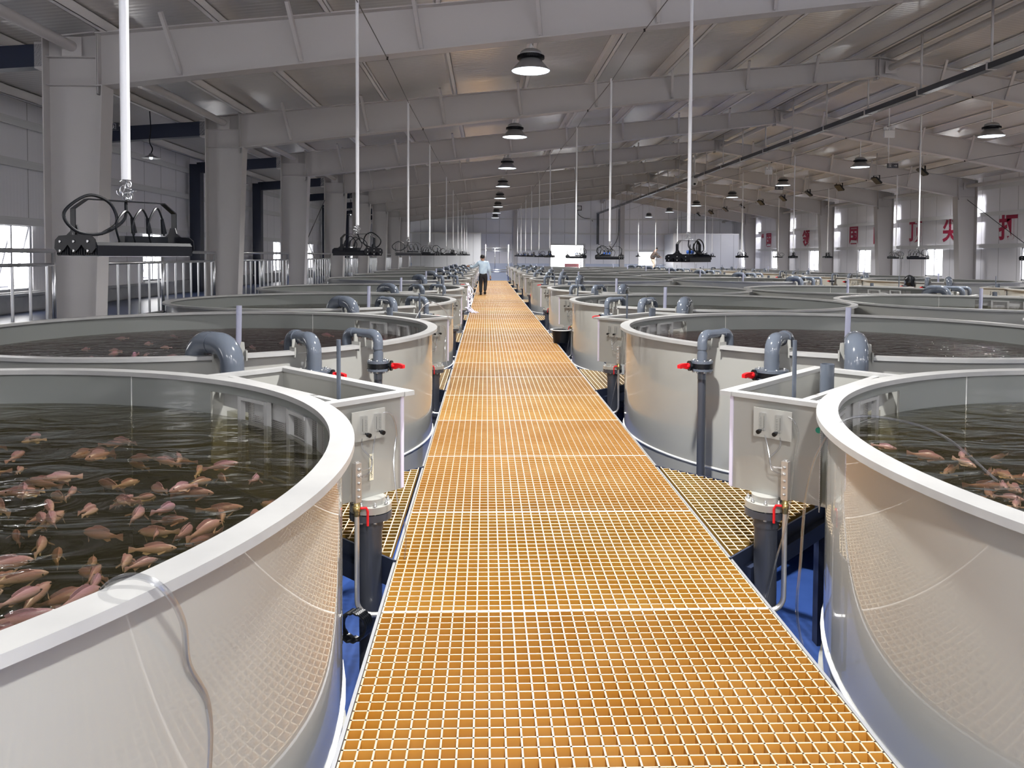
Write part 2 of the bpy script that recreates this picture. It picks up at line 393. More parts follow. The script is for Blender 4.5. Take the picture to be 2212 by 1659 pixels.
m = MB(); m.box(-60, 80, ENDY+.3, 160, -.3, -.02); struct(m, 'trim_yard', 'concrete')

# cold rooms at the far end
def coldroom(name, x0, x1, y0, y1, h, lab):
    m = MB(); m.box(x0, x1, y0, y1, 0, h); o = m.build(name, 'panel')
    m = MB()
    for xx in (x0, x1):
        m.box(xx-.03, xx+.03, y0-.02, y0+.04, 0, h)
    m.box(x0-.03, x1+.03, y0-.03, y0+.03, h-.06, h+.03); m.build('corner_trim', 'whitep', o)
    tag(o, lab, 'cold room'); return o
coldroom('insulated_room', -5.35, -.42, 56.0, 58.68, 4.32, 'white insulated panel room in the far left corner of the hall')
coldroom('insulated_room', 11.0+2.65, 18.4, 55.6, 58.68, 4.35, 'grey insulated panel room in the far right corner of the hall')

# end wall posts and girts
for x, w in ((2.2, .28), (10.4, .34)):
    m = MB(); m.box(x-w/2, x+w/2, ENDY-.22, ENDY-.005, 0, roof_z(x)-.3)
    tag(m.build('wall_post', 'steel'), 'grey steel post on the end wall, %s the bright doorway' % ('left of' if x < 5 else 'right of'), 'post')
for z in (3.15, 4.4, 5.5):
    for k, (a, b) in enumerate(((-8.6, 4.8), (7.65, 19.0))):
        if z > 3.6 and k: continue
        if z > 3.6: a, b = -8.6, 19.0
        m = MB(); m.box(a, b, ENDY-.1, ENDY-.005, z, z+.05); m.box(a, b, ENDY-.1, ENDY-.085, z-.06, z)
        tag(m.build('wall_girt', 'whitep'), 'horizontal steel girt on the end wall, %s' % ({3.15:'lowest, '+('left of' if k == 0 else 'right of')+' the doorway', 4.4:'just above the doorway', 5.5:'highest, below the gable'}[z]), 'girt')
for sd, X in (('left', -8.7), ('right', 18.97)):
    for q, z in zip(('lowest','middle','highest'), (3.33, 4.4, 5.15) if sd == 'left' else (3.2, 4.4, 5.4)):
        s_ = 1 if sd == 'left' else -1
        m = MB(); m.box(min(X, X+s_*.09), max(X, X+s_*.09), Y0, ENDY-.15, z, z+.03); m.box(X+s_*.075-.008, X+s_*.075+.008, Y0, ENDY-.15, z-.12, z)
        tag(m.build('wall_girt', 'whitep'), '%s horizontal steel girt along the %s side wall' % (q, sd), 'girt')

# portal frames
def make_frame():
    r = empty('portal_frame')
    def Ibeam(name, poly, flanges, stiff, par=r):
        m = MB(); m.prism(poly, -.006, .006, 'y')
        for p, q, w in flanges: m.beam((p[0],0,p[1]), (q[0],0,q[1]), w, .016, up=(0,0,1) if abs(p[0]-q[0]) > abs(p[1]-q[1]) else (1,0,0))
        for p, q in stiff: m.beam((p[0],0,p[1]), (q[0],0,q[1]), .2, .012, up=(0,0,1) if abs(p[0]-q[0]) > abs(p[1]-q[1]) else (1,0,0))
        return m.build(name, 'steel', par)
    for s_, xo, xi, xb in ((1, -5.98, -5.2, -5.4), (-1, 18.62, 17.85, 18.1)):
        t1 = top_z(xo); t2 = top_z(xi); zl = low_z(xi) if s_ > 0 else 5.03; xe = xi-.1*s_
        Ibeam('column', [(xo+.0*s_,0),(xb,0),(xi,zl),(xe,zl),(xe,t2),(xo,t1)], [((xo,0),(xo,t1),.32),((xb,0),(xi,zl),.32),((xo,t1),(xe,t2),.26)],
              [((xo,zl),(xe,zl)),((xo,zl+.38),(xe,zl+.38)),((xe,zl-.12),(xe,t2+.1))])
    Ibeam('rafter', [(-5.3,low_z(-5.3)),(8.57,6.67),(8.57,7.08),(-5.3,top_z(-5.3))], [((-5.3,low_z(-5.3)),(8.57,6.67),.26),((-5.3,top_z(-5.3)),(8.57,7.08),.26)], [((8.56,6.6),(8.56,7.12)),((-5.28,4.87),(-5.28,5.78))])
    Ibeam('rafter', [(8.57,6.67),(17.95,low_z(17.95)),(17.95,top_z(17.95)),(8.57,7.08)], [((8.57,6.67),(17.95,low_z(17.95)),.26),((8.57,7.08),(17.95,top_z(17.95)),.26)], [((8.59,6.6),(8.59,7.12)),((17.93,4.95),(17.93,5.85))])
    for x in (-4.2,-2.55,-.9,.75,2.4,4.05,5.7,7.2,10.0,11.5,13.0,14.5,16.0):
        s_ = -1
        m = MB(); m.beam((x, .02, low_z(x)+.02), (x-.1, -.42, roof_z(x)-.12), .05, .05); m.beam((x, -.02, low_z(x)+.02), (x-.1, .42, roof_z(x)-.12), .05, .05)
        m.build('flange_brace', 'steel', r)
    m = MB(); m.beam((-6.0,0,5.38),(-8.4,0,5.2),.2,.3); m.build('corridor_beam', 'navy', r)
    m = MB(); m.box(-8.6,-8.3,-.15,.15,0,5.3); m.build('corridor_column', 'navy', r)
    m = MB(); m.box(-6.12,-5.98,-.1,.1,5.2,5.55); m.build('end_plate', 'steel', r)
    return r
for i, y in enumerate(FR):
    place('frame', make_frame, (0, y, 0), 0, 'grey steel portal frame spanning the hall, %s to the camera' % (['nearest','second','third','fourth','fifth','sixth','seventh','eighth'][i]), 'steel frame', 'portal frames')
# roof purlins
px = []
x = 8.57-.28; k = 0
while x > -8.6: px.append((x, 'left', k)); x -= 1.5; k += 1
x = 8.57+.28; k = 0
while x < 19: px.append((x, 'right', k)); x += 1.5; k += 1
CNT = ['first','second','third','fourth','fifth','sixth','seventh','eighth','ninth','tenth','eleventh','twelfth','thirteenth']
for x, sd, k in px:
    z = top_z(x)+.004; d = .035
    m = MB(); m.box(x-.004, x+.004, Y0+.05, ENDY-.02, z, z+.19); m.box(x-.004, x+.075, Y0+.05, ENDY-.02, z, z+.008); m.box(x-.075, x+.004, Y0+.05, ENDY-.02, z+.182, z+.19)
    m.box(x+.068, x+.075, Y0+.05, ENDY-.02, z, z+.02)
    tag(m.build('roof_purlin', 'purlin', weld=False), 'long grey roof purlin, %s %s of the ridge' % (CNT[k], sd), 'purlin', 'roof purlins')
# round eave and ridge struts, one per bay
def make_strut():
    r = empty('tie_tube'); m = MB(); m.cyl((0,.02,0),(0,5.86,0),.07,14); m.build('tube', 'steel', r)
    for y in (.012, 5.86):
        m = MB(); m.box(-.13,.13,y-.008,y+.008,-.13,.13); m.build('end_plate', 'steel', r)
    return r
for nm, X, Z in (('left eave', -5.62, 5.5), ('ridge', 8.85, 6.86), ('right eave', 18.25, 5.42)):
    for i, y in enumerate([4.8]+FR):
        place('strut', make_strut, (X, y+.05, Z), 0, 'round grey tie tube at the %s, %s bay from the camera' % (nm, CNT[i]), 'tie tube', 'tie tubes')
# crossed rods in the left wall bay
for i, (a, b) in enumerate((((-5.95,22.9,4.7),(-5.95,28.6,1.65)),((-5.95,28.6,4.7),(-5.95,22.9,1.65)))):
    m = MB(); m.cyl(a, b, .012, 6); tag(m.build('brace_rod', 'black'), 'thin dark diagonal brace rod %s between the left columns' % ('falling away from the camera' if i == 0 else 'rising away from the camera'), 'brace rod')
m = MB(); m.cyl((18.2,28.6,4.9),(18.2,23.0,1.9),.012,6); tag(m.build('brace_rod', 'black'), 'thin diagonal brace rod beside the rightmost red character', 'brace rod')
# railings between the left columns
def make_rail():
    r = empty('guard_railing')
    m = MB(); m.cyl((0,0,1.13),(0,5.2,1.13),.028,10); m.build('top_rail', 'chrome', r)
    m = MB(); m.cyl((0,0,.95),(0,5.2,.95),.022,10); m.build('middle_rail', 'chrome', r)
    m = MB(); m.cyl((0,0,.08),(0,5.2,.08),.022,10); m.build('bottom_rail', 'chrome', r)
    for y in (0.03, 2.6, 5.17):
        m = MB(); m.cyl((0,y,0),(0,y,1.13),.027,10); m.build('post', 'chrome', r)
    y = .2
    while y < 5.1:
        if abs(y-2.6) > .08:
            m = MB(); m.cyl((0,y,.08),(0,y,.95),.018,14); m.build('baluster', 'chrome', r)
        y += .37
    return r
for i, y in enumerate([4.8]+FR[:-1]+[52.8]):
    place('rail', make_rail, (-5.72, y+.4, 1.6), 0, 'stainless steel guard railing, %s bay along the left corridor' % CNT[i], 'railing', 'corridor railings')

# ---------------------------------------------------------------- walkway
def make_panel():
    n = 33; cw = (WXR-WXL)/n; rows = 25; rd = PD/rows; h = .045; t = .0068
    m = MB()
    def bar(x0, x1, y0, y1):
        m.box(x0, x1, y0, y1, -h, -.0012, 0); m.add([(x0,y0,0),(x1,y0,0),(x1,y1,0),(x0,y1,0)], [(0,1,2,3)], 1)
    for i in range(n+1): x = WXL+i*cw; x = min(max(x, WXL+t/2), WXR-t/2); bar(x-t/2, x+t/2, 0, PD-.006)
    for j in range(rows+1):
        y = min(max(j*rd, t/2), PD-.006-t/2); bar(WXL, WXR, y-t/2, y+t/2)
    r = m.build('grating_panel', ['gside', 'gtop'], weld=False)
    m = MB(); m.box(WXL, WXR, -.004, .008, -.04, .001); m.build('joint_strip', 'gjoint', r)
    return r
for k in range(-2, 34):
    y = PY0+k*PD
    if k < 0: lab = 'orange grating walkway panel at the camera\'s feet, %s edge of the picture' % ('beyond the bottom' if k == -2 else 'at the bottom')
    else: lab = 'orange grating walkway panel, number %d counting forward from the first full panel' % (k+1)
    place('panel', make_panel, (0, y, WZ), 0, lab, 'grating panel', 'walkway grating panels')
for s_, X in (('left', WXL-.03), ('right', WXR+.005)):
    m = MB(); m.box(X+.008, X+.022, .8, 51.9, WZ-.07, WZ-.012); tag(m.build('edge_angle', 'gal'), 'long galvanised angle along the %s edge of the orange walkway' % s_, 'edge angle')
    Xb = WXL+.06 if s_ == 'left' else WXR-.06
    m = MB(); m.box(Xb-.05, Xb+.05, .8, 51.9, WZ-.2, WZ-.05); 
    o = m.build('walkway_beam', 'navy'); tag(o, 'navy steel beam under the %s edge of the walkway' % s_, 'beam')
    for y in range(2, 52, 3):
        m = MB(); m.box(Xb-.04, Xb+.04, y, y+.08, 0, WZ-.2); m.build('leg', 'navy', o)
# infill triangles
def make_infill():            # for the left side (mirrored for the right); apex toward -x
    m = MB(); c = .0567; t = .0065; h = .04
    x0, xa = -.535, -1.42; y0, y1 = 4.17, 6.0; ym = 5.08
    def bar(a, b, p, q):
        m.box(a, b, p, q, -h, -.001, 0); m.add([(a,p,0),(b,p,0),(b,q,0),(a,q,0)], [(0,1,2,3)], 1)
    i = 0
    while x0-i*c > xa:
        x = x0-i*c; d = (x0-x)*1.03
        bar(x-t/2, x+t/2, y0+d-ym, y1-d-ym); i += 1
    y = y0+.02
    while y < y1:
        d = min(y-y0, y1-y)/1.03
        if d > .02: bar(x0-d, x0, y-t/2-ym, y+t/2-ym)
        y += c
    r = m
    return m
INF = {}
def infill(side, y, lab):
    if side not in INF:
        m = make_infill(); o = empty('infill_grating')
        g = m.build('grating', ['iside', 'itop'], o, mirror=(side < 0), weld=False)
        m = MB(); m.beam((-.5,4.12-5.08,-.08),(-1.5,5.1-5.08,-.08),.012,.16); m.beam((-.5,6.04-5.08,-.08),(-1.5,5.06-5.08,-.08),.012,.16)
        m.beam((-.62,4.22-5.08,-.14),(-1.5,5.08-5.08,-.14),.08,.1)
        b = m.build('support_angle', 'navy', o, mirror=(side < 0))
        m = MB(); m.box(-1.5,-1.42,-.04,.04,-WZ+.0,-.1); m.build('leg', 'navy', o, mirror=(side < 0)); INF[side] = o
    else: o = copy_tree(INF[side])
    o.location = (0 if side > 0 else (WXL+WXR)+.0, y+.13, WZ-.004)
    return tag(o, lab, 'infill grating', 'triangular infill gratings')
for i in range(9):
    y = 5.08+(TY[i]-2.9)
    infill(1, y, 'triangular grating infill left of the walkway, %s' % ORD[i]); infill(-1, y, 'triangular grating infill right of the walkway, %s' % ORD[i])

# ---------------------------------------------------------------- tanks
E = Vector((cos(pi/4), sin(pi/4), 0)); T = Vector((-sin(pi/4), cos(pi/4), 0))
def lt(r, t, z): return E*r+T*t+Vector((0,0,z))
OP0, OP1, ZT, ZB0 = 25.0, 59.0, 1.82, 1.36      # opening towards the side box
GAPS = {-38.0: 1.7, -52.0: 2.2, -66.0: 3.0}
def make_tank(s_):
    mir = s_ < 0
    r = empty('fish_tank')
    # wall
    m = MB(); ro, ri = 2.418, 2.403
    ths = list(range(-180, 180, 2)); ths = sorted(set([float(a) for a in ths]+[OP0, OP1])); ths.append(180.0)
    zs = [.55, ZB0, ZT, 1.885]
    def P(rr, a, z): return (rr*cos(radians(a)), rr*sin(radians(a)), z)
    for a, b in zip(ths[:-1], ths[1:]):
        for z0, z1 in zip(zs[:-1], zs[1:]):
            if z0 == ZB0 and a >= OP0 and b <= OP1: continue
            m.add([P(ro,a,z0),P(ro,b,z0),P(ro,b,z1),P(ro,a,z1)], [(0,1,2,3)], 0, True)
            m.add([P(ri,a,z0),P(ri,b,z0),P(ri,b,z1),P(ri,a,z1)], [(3,2,1,0)], 1, True)
        m.add([P(ri,a,1.885),P(ro,a,1.885),P(ro,b,1.885),P(ri,b,1.885)], [(0,1,2,3)], 0)
        if a >= OP0 and b <= OP1:
            m.add([P(ri,a,ZB0),P(ro,a,ZB0),P(ro,b,ZB0),P(ri,b,ZB0)], [(0,1,2,3)], 0); m.add([P(ri,a,ZT),P(ro,a,ZT),P(ro,b,ZT),P(ri,b,ZT)], [(3,2,1,0)], 0)
    for a in (OP0, OP1): m.add([P(ri,a,ZB0),P(ro,a,ZB0),P(ro,a,ZT),P(ri,a,ZT)], [(0,1,2,3)], 0)
    m.build('wall', ['pp', 'ppin'], r, mir)
    m = MB(); m.lathe([(0,.50),(1.2,.52),(2.41,.56)], 48, 0); m.build('bottom', 'ppin', r, mir)
    # rim
    m = MB(); edges = sorted(GAPS.items()); cur = -180.0
    for a, w in edges: m.arcbox(2.365, 2.47, 1.88, 1.91, cur, a-w, max(2, int((a-w-cur)/2))); cur = a+w
    m.arcbox(2.365, 2.47, 1.88, 1.91, cur, 180, 100); m.build('rim', 'rim', r, mir)
    m = MB(); m.tube([P(2.422, a, .79) for a in range(0, 360, 4)], .010, 6, 0, True); m.build('weld_bead', 'weld', r, mir)
    m = MB(); m.arcbox(2.34, 2.44, .53, .55, -180, 180, 90); m.build('base_ring', 'pp', r, mir)
    # saddles that carry the inlet pipes in the rim gaps
    for (a, w), pr in zip(sorted(GAPS.items()), (.09, .062, .045)):
        m = MB(); ur = Vector((cos(radians(a)), sin(radians(a)), 0)); ut = Vector((-ur.y, ur.x, 0)); hw = 2.4*radians(w)
        for rr, dz in ((2.385, 0),):
            poly = [(-hw, 1.86), (hw, 1.86), (hw*.92, 2.0)]+[(pr*cos(q), 2.005+pr*sin(q)*1.0) for q in [radians(-180*k/8) for k in range(9)]]+[(-hw*.92, 2.0)]
            pts = [ur*rr+ut*p[0]+Vector((0,0,p[1])) for p in poly]; pts2 = [p+ur*.012 for p in pts]; n = len(pts)
            m.add(pts+pts2, [tuple(range(n))[::-1], tuple(range(n,2*n))]+[(k,(k+1)%n,n+(k+1)%n,n+k) for k in range(n)])
        for sg in (-1, 1): m.obox(ur*2.42+ut*(sg*hw)+Vector((0,0,1.90)), ur, ut, (0,0,1), .05, .006, .04)
        m.build('pipe_saddle', 'pp', r, mir)
    for a in (75.0, -165.0):
        m = MB(); m.arcbox(2.398, 2.4045, .6, 1.88, a-.06, a+.06, 1); m.build('wall_seam', 'weld', r, mir)
    # side box
    m = MB(); hw = .66; ro = 2.90; t_ = .012; zb, zt = 1.335, 1.885
    ri_ = sqrt(2.418**2-hw**2)
    for sg in (-1, 1): m.obox(lt((ri_+ro)/2, sg*(hw-t_/2), (zb+zt)/2), E, T, (0,0,1), (ro-ri_)/2, t_/2, (zt-zb)/2)
    m.obox(lt(ro-t_/2, 0, (zb+zt)/2), E, T, (0,0,1), t_/2, hw, (zt-zb)/2); m.obox(lt((2.2+ro)/2, 0, zb+.006), E, T, (0,0,1), (ro-2.2)/2-.01, hw-.01, .006)
    bx = m.build('side_box', 'pp', r, mir)
    m = MB(); zr = 1.897
    m.obox(lt(ro+.01, 0, zr), E, T, (0,0,1), .035, hw+.05, .013)
    for sg in (-1, 1): m.obox(lt((2.36+ro)/2, sg*(hw+.01), zr), E, T, (0,0,1), (ro-2.36)/2, .035, .0128)
    m.build('box_rim', 'rim', bx, mir)
    m = MB(); m.obox(lt(2.50, 0, 1.885), E, T, (0,0,1), .02, hw-.02, .008); m.obox(lt(2.44, .02, 1.80), E, T, (0,0,1), .005, .6, .09); m.build('cross_strip', 'rim', bx, mir)
    for sg in (-1, 1):
        m = MB(); m.obox(lt(ro-.01, sg*(hw+.004), 1.61), E, T, (0,0,1), .010, .005, .27); m.build('edge_strip', 'strip', bx, mir)
    # screens in the opening
    m = MB()
    for a in (51.8, 45.0, 38.3, 32.0): m.arcbox(2.388, 2.420, ZB0, ZT, a-.4, a+.4, 2)
    for a, b in ((45.2, 51.6), (32.2, 38.1)):
        for z0, z1 in ((1.66, 1.675), (1.80, 1.82)): m.arcbox(2.383, 2.415, z0, z1, a, b, 4)
    m.build('screen_frame', 'rim', bx, mir)
    m = MB()
    m.arcbox(2.445, 2.45, ZB0, 1.83, OP0, 51.5, 12); m.build('screen_mesh', 'screen', bx, mir)
    # board with two flow meters on the near face
    f0 = -hw-.045
    m = MB(); m.obox(lt(2.62, f0, 1.757), E, T, (0,0,1), .112, .004, .083); m.obox(lt(2.55, -hw-.02, 1.74), E, T, (0,0,1), .03, .022, .055)
    bd = m.build('meter_board', 'pp', r, mir)
    for q in (2.578, 2.672):
        m = MB(); m.obox(lt(q, f0-.016, 1.765), E, T, (0,0,1), .0165, .013, .05)
        fm = m.build('flow_meter', 'acrylic', bd, mir)
        m = MB()
        for k in range(7): m.obox(lt(q+.004, f0-.0295, 1.738+k*.009), E, T, (0,0,1), .006 if k % 2 else .004, .0004, .0006)
        m.cyl(lt(q-.008, f0-.015, 1.73), lt(q-.008, f0-.015, 1.80), .0015, 8)
        m.build('scale', 'scale', fm, mir)
        m = MB(); m.tube([lt(q+.004, f0-.026, 1.718), lt(q+.004, f0-.045, 1.716), lt(q+.004, f0-.047, 1.716), lt(q+.004, f0-.066, 1.714)], [.006,.006,.0125,.0125], 12)
        m.build('knob', 'black', fm, mir)
    return r
def make_water(s_, key):
    m = MB(); z = 1.68; n = 72
    ring = [(2.397*cos(2*pi*i/n), 2.397*sin(2*pi*i/n)) for i in range(n)]
    m.prism(ring, .62, z, 'z')
    b = [lt(2.46,-.62,0), lt(2.875,-.62,0), lt(2.875,.62,0), lt(2.46,.62,0)]
    m.prism([(p.x, p.y) for p in b], 1.36, z-.01, 'z')
    return m.build('tank_water', key, mirror=(s_ < 0), weld=False)
def make_stand(s_):
    r = empty('tank_stand')
    m = MB(); m.arcbox(2.15, 2.25, .38, .52, -180, 180, 32); 
    for a in range(0, 180, 45): m.obox((0,0,.42), (cos(radians(a)),sin(radians(a)),0), (-sin(radians(a)),cos(radians(a)),0), (0,0,1), 2.15, .05, .06)
    m.build('ring_beam', 'navy', r)
    for k in range(8):
        a = radians(22.5+45*k); m = MB(); m.obox((2.2*cos(a),2.2*sin(a),.19), (1,0,0), (0,1,0), (0,0,1), .06, .06, .19); m.build('leg', 'navy', r)
    return r
def make_drain(s_):
    r = empty('drain_pipe'); mir = s_ < 0; p = lt(2.675, -.65, 0)
    c = (p.x, p.y, 0)
    m = MB(); m.lathe([(.0,1.335),(.082,1.335),(.082,1.29),(.0,1.29)], 28, 0, c); m.lathe([(0,1.30),(.118,1.30),(.118,1.262),(0,1.262)], 32, 0, c); m.build('upper_flange', 'pp', r, mir)
    m = MB(); m.lathe([(0,1.256),(.12,1.256),(.12,1.218),(0,1.218)], 32, 0, c); m.build('lower_flange', 'pvcd', r, mir)
    m = MB()
    for k in range(8):
        a = pi/8+k*pi/4; q = (c[0]+.100*cos(a), c[1]+.100*sin(a)); m.cyl((q[0],q[1],1.205),(q[0],q[1],1.325),.0055,8); m.cyl((q[0],q[1],1.30),(q[0],q[1],1.312),.011,6); m.cyl((q[0],q[1],1.206),(q[0],q[1],1.218),.011,6)
    m.build('bolts', 'bolt', r, mir)
    m = MB(); m.lathe([(0,1.218),(.072,1.218),(.072,1.15),(.065,1.15),(.065,0.0),(0,0.0)], 28, 0, c); m.build('pipe', 'pvcd', r, mir)
    return r
def elbow_path(p0, d, z0, zh, s, R, zend, n=6):
    """up at p0, bend over towards horizontal direction d, run s, bend down to zend"""
    p0 = Vector(p0); d = Vector(d); Z = Vector((0,0,1)); P = [p0+Z*z0]
    P += [p0+Z*(zh-R)+d*(R-R*cos(radians(a)))+Z*(R*sin(radians(a))) for a in [90*i/n for i in range(n+1)]]
    P += [p0+Z*(zh-R)+d*(s-R)+d*(R*sin(radians(a)))+Z*(R*cos(radians(a))) for a in [90*i/n for i in range(n+1)]]
    P.append(p0+d*s+Z*zend); return P
def make_inlet(s_, a, rad, R0, rot, s, valve, zv):
    mir = s_ < 0
    r = empty('inlet_pipe')
    ur = Vector((cos(radians(a)), sin(radians(a)), 0)); p = ur*2.62
    d = -ur; d = Vector((d.x*cos(radians(rot))-d.y*sin(radians(rot)), d.x*sin(radians(rot))+d.y*cos(radians(rot)), 0))
    zh = 2.01; R = rad*1.9
    m = MB(); P = elbow_path((p.x,p.y,0), d, 1.62 if valve else .1, zh, s, R, zh-R-rad*1.3)
    m.tube(P, rad, 20); m.build('pipe', 'pvc', r, mir)
    m = MB()
    P1 = elbow_path((p.x,p.y,0), d, zh-R-rad*1.5, zh, s, R, zh-R-rad*1.2)
    m.tube(P1[:8]+[P1[7]+d*rad*.7], rad*1.13, 20); m.build('elbow', 'pvc', r, mir); m = MB(); m.tube([P1[8]-d*rad*.7]+P1[8:], rad*1.13, 20); m.build('elbow', 'pvc', r, mir)
    if valve:
        c = (p.x, p.y, zv)
        fr = rad*2.55
        m = MB(); m.lathe([(rad,.085),(rad*1.18,.085),(rad*1.18,.012),(fr,.012),(fr,-.008),(0,-.008)], 28, 0, c); m.lathe([(0,-.055),(fr,-.055),(fr,-.075),(rad*1.15,-.075),(rad*1.15,-.10),(0,-.10)], 28, 0, c); m.build('flange', 'pvc', r, mir)
        m = MB(); m.lathe([(0,-.012),(fr*.98,-.012),(fr*.98,-.05),(0,-.05)], 28, 0, c)
        hd = Vector((1, -.15, 0)).normalized(); hs = Vector((-hd.y, hd.x, 0))
        m.cyl(Vector(c)+hd*fr*.9+Vector((0,0,-.03)), Vector(c)+hd*(fr+.02)+Vector((0,0,-.03)), .022, 12)
        m.cyl(Vector(c)+hd*(fr+.012)+Vector((0,0,-.03)), Vector(c)+hd*(fr+.028)+Vector((0,0,-.03)), .045, 20)
        m.build('valve_body', 'black', r, mir)
        m = MB(); h0 = Vector(c)+hd*(fr+.04)+Vector((0,0,-.03))
        m.cyl(h0-hd*.015, h0+hd*.02, .024, 12)
        pts = [(-.012,-.022),(.03,-.027),(.075,-.010),(.10,-.016),(.125,-.012),(.125,.016),(.10,.022),(.06,.026),(.02,.024),(-.012,.018)]
        a1 = (hd*.86+hs*-.5).normalized(); zz = Vector((0,0,1)); b1 = a1.cross(zz).normalized()
        V = [h0+a1*u+zz*v+b1*w for w in (-.014,.014) for u, v in pts]; n = len(pts)
        m.add(V, [tuple(range(n)), tuple(range(n,2*n))[::-1]]+[(k,(k+1)%n,n+(k+1)%n,n+k) for k in range(n)])
        m.build('handle', 'red', r, mir)
        m = MB()
        for k in range(8):
            q = 2*pi*k/8; x, y = c[0]+fr*.8*cos(q), c[1]+fr*.8*sin(q); m.cyl((x,y,zv-.085),(x,y,zv+.022),.006,6); m.cyl((x,y,zv+.012),(x,y,zv+.022),.011,6); m.cyl((x,y,zv-.09),(x,y,zv-.078),.011,6)
        m.build('bolts', 'bolt', r, mir)
        m = MB(); m.cyl((c[0],c[1],zv-.10),(c[0],c[1],0.0), rad*.95, 18); m.build('riser', 'pvcd', r, mir)
    return r
def make_rod(s_):
    m = MB(); p = lt(2.62, -.42, 0); m.cyl((p.x,p.y,1.348),(p.x,p.y,2.21),.0125,12); return m.build('vent_rod', 'pvc', mirror=(s_ < 0))
def make_ctube(s_):
    m = MB(); m.tube([(0,0,.56),(0,0,1.6),(.01,0,2.15)],.03,12); return m.build('clear_standpipe', 'tubeclear')
def make_overflow(s_):
    m = MB(); p = lt(2.70, .30, 0); m.lathe([(.045,1.35),(.045,1.99),(.038,1.99),(.038,1.35)], 20, 0, (p.x,p.y,0)); return m.build('overflow_pipe', 'pvc', mirror=(s_ < 0))
def make_manifold(s_):
    r = empty('air_manifold'); mir = s_ < 0; f0 = -.66-.055
    m = MB(); m.obox(lt(2.535, f0, 1.455), E, T, (0,0,1), .019, .017, .108); m.cyl(lt(2.535,f0,1.56), lt(2.535,f0,1.572), .012, 10)
    b = m.build('manifold_bar', 'alu', r, mir)
    for k in range(5):
        m = MB(); m.tube([lt(2.535, f0-.014, 1.53-.038*k), lt(2.535, f0-.030, 1.53-.038*k)], [.009,.006], 10); m.build('hose_barb', 'bolt', r, mir)
    m = MB(); m.cyl(lt(2.535,f0,1.35), lt(2.535,f0,1.27), .018, 8); m.cyl(lt(2.535,f0,1.325), lt(2.535,f0,1.295), .023, 8); m.build('valve_body', 'brass', r, mir)
    m = MB(); m.tube([lt(2.545,f0-.02,1.315), lt(2.575,f0-.03,1.312), lt(2.585,f0-.03,1.29), lt(2.585,f0-.03,1.21)], .007, 8); m.build('valve_lever', 'red', r, mir)
    m = MB(); q = lt(2.535, f0, 0)
    m.tube([(q.x,q.y,1.27),(q.x,q.y,.80)]+[(q.x+.08-.08*cos(radians(a)), q.y, .80-.08*sin(radians(a))) for a in range(15,91,15)]+[(q.x+.35,q.y,.72)], .0145, 12); m.build('supply_pipe', 'alu', r, mir)
    return r
def make_hoses(s_):
    r = empty('air_hoses'); mir = s_ < 0; f0 = -.66-.055
    for k, q in enumerate((2.578, 2.672)):
        m = MB(); m.tube(spline([lt(q, f0+.015, 1.70), lt(q-.012-.02*k, f0-.01, 1.64), lt(2.612+.004*k, f0-.03, 1.575), lt(2.60, f0-.035, 1.53-.02*k), lt(2.54, f0-.032, 1.53-.038*k)], 7), .005, 8)
        m.build('hose', 'hose', r, mir)
    if s_ < 0:
        m = MB(); m.tube(spline([lt(2.53, f0+.01, 1.81), lt(2.485, f0-.01, 1.79), lt(2.462, f0-.015, 1.72), lt(2.475, f0-.02, 1.62), lt(2.485, f0-.03, 1.45), lt(2.50, f0-.05, 1.25), lt(2.56, f0-.06, 1.0), lt(2.60, f0-.08, .78)], 7), .0055, 8)
    else: m = MB(); m.tube(spline([lt(2.70, f0+.02, 1.81), lt(2.76, f0-.01, 1.80), lt(2.80, f0-.01, 1.70), lt(2.79, f0-.01, 1.62), lt(2.75, f0-.05, 1.50), lt(2.75, f0-.09, 1.3), lt(2.78, f0-.12, 1.15), lt(2.76, f0-.12, .95), lt(2.72, f0-.10, .78)], 7), .0055, 8)
    m.build('hose', 'hose', r, mir)
    return r
ROWS = (('L', 1, LX, 'left of the walkway'), ('R', -1, RX, 'right of the walkway'),
        ('C', 1, CX, 'in the middle row'), ('D', -1, DX, 'in the rightmost row'))
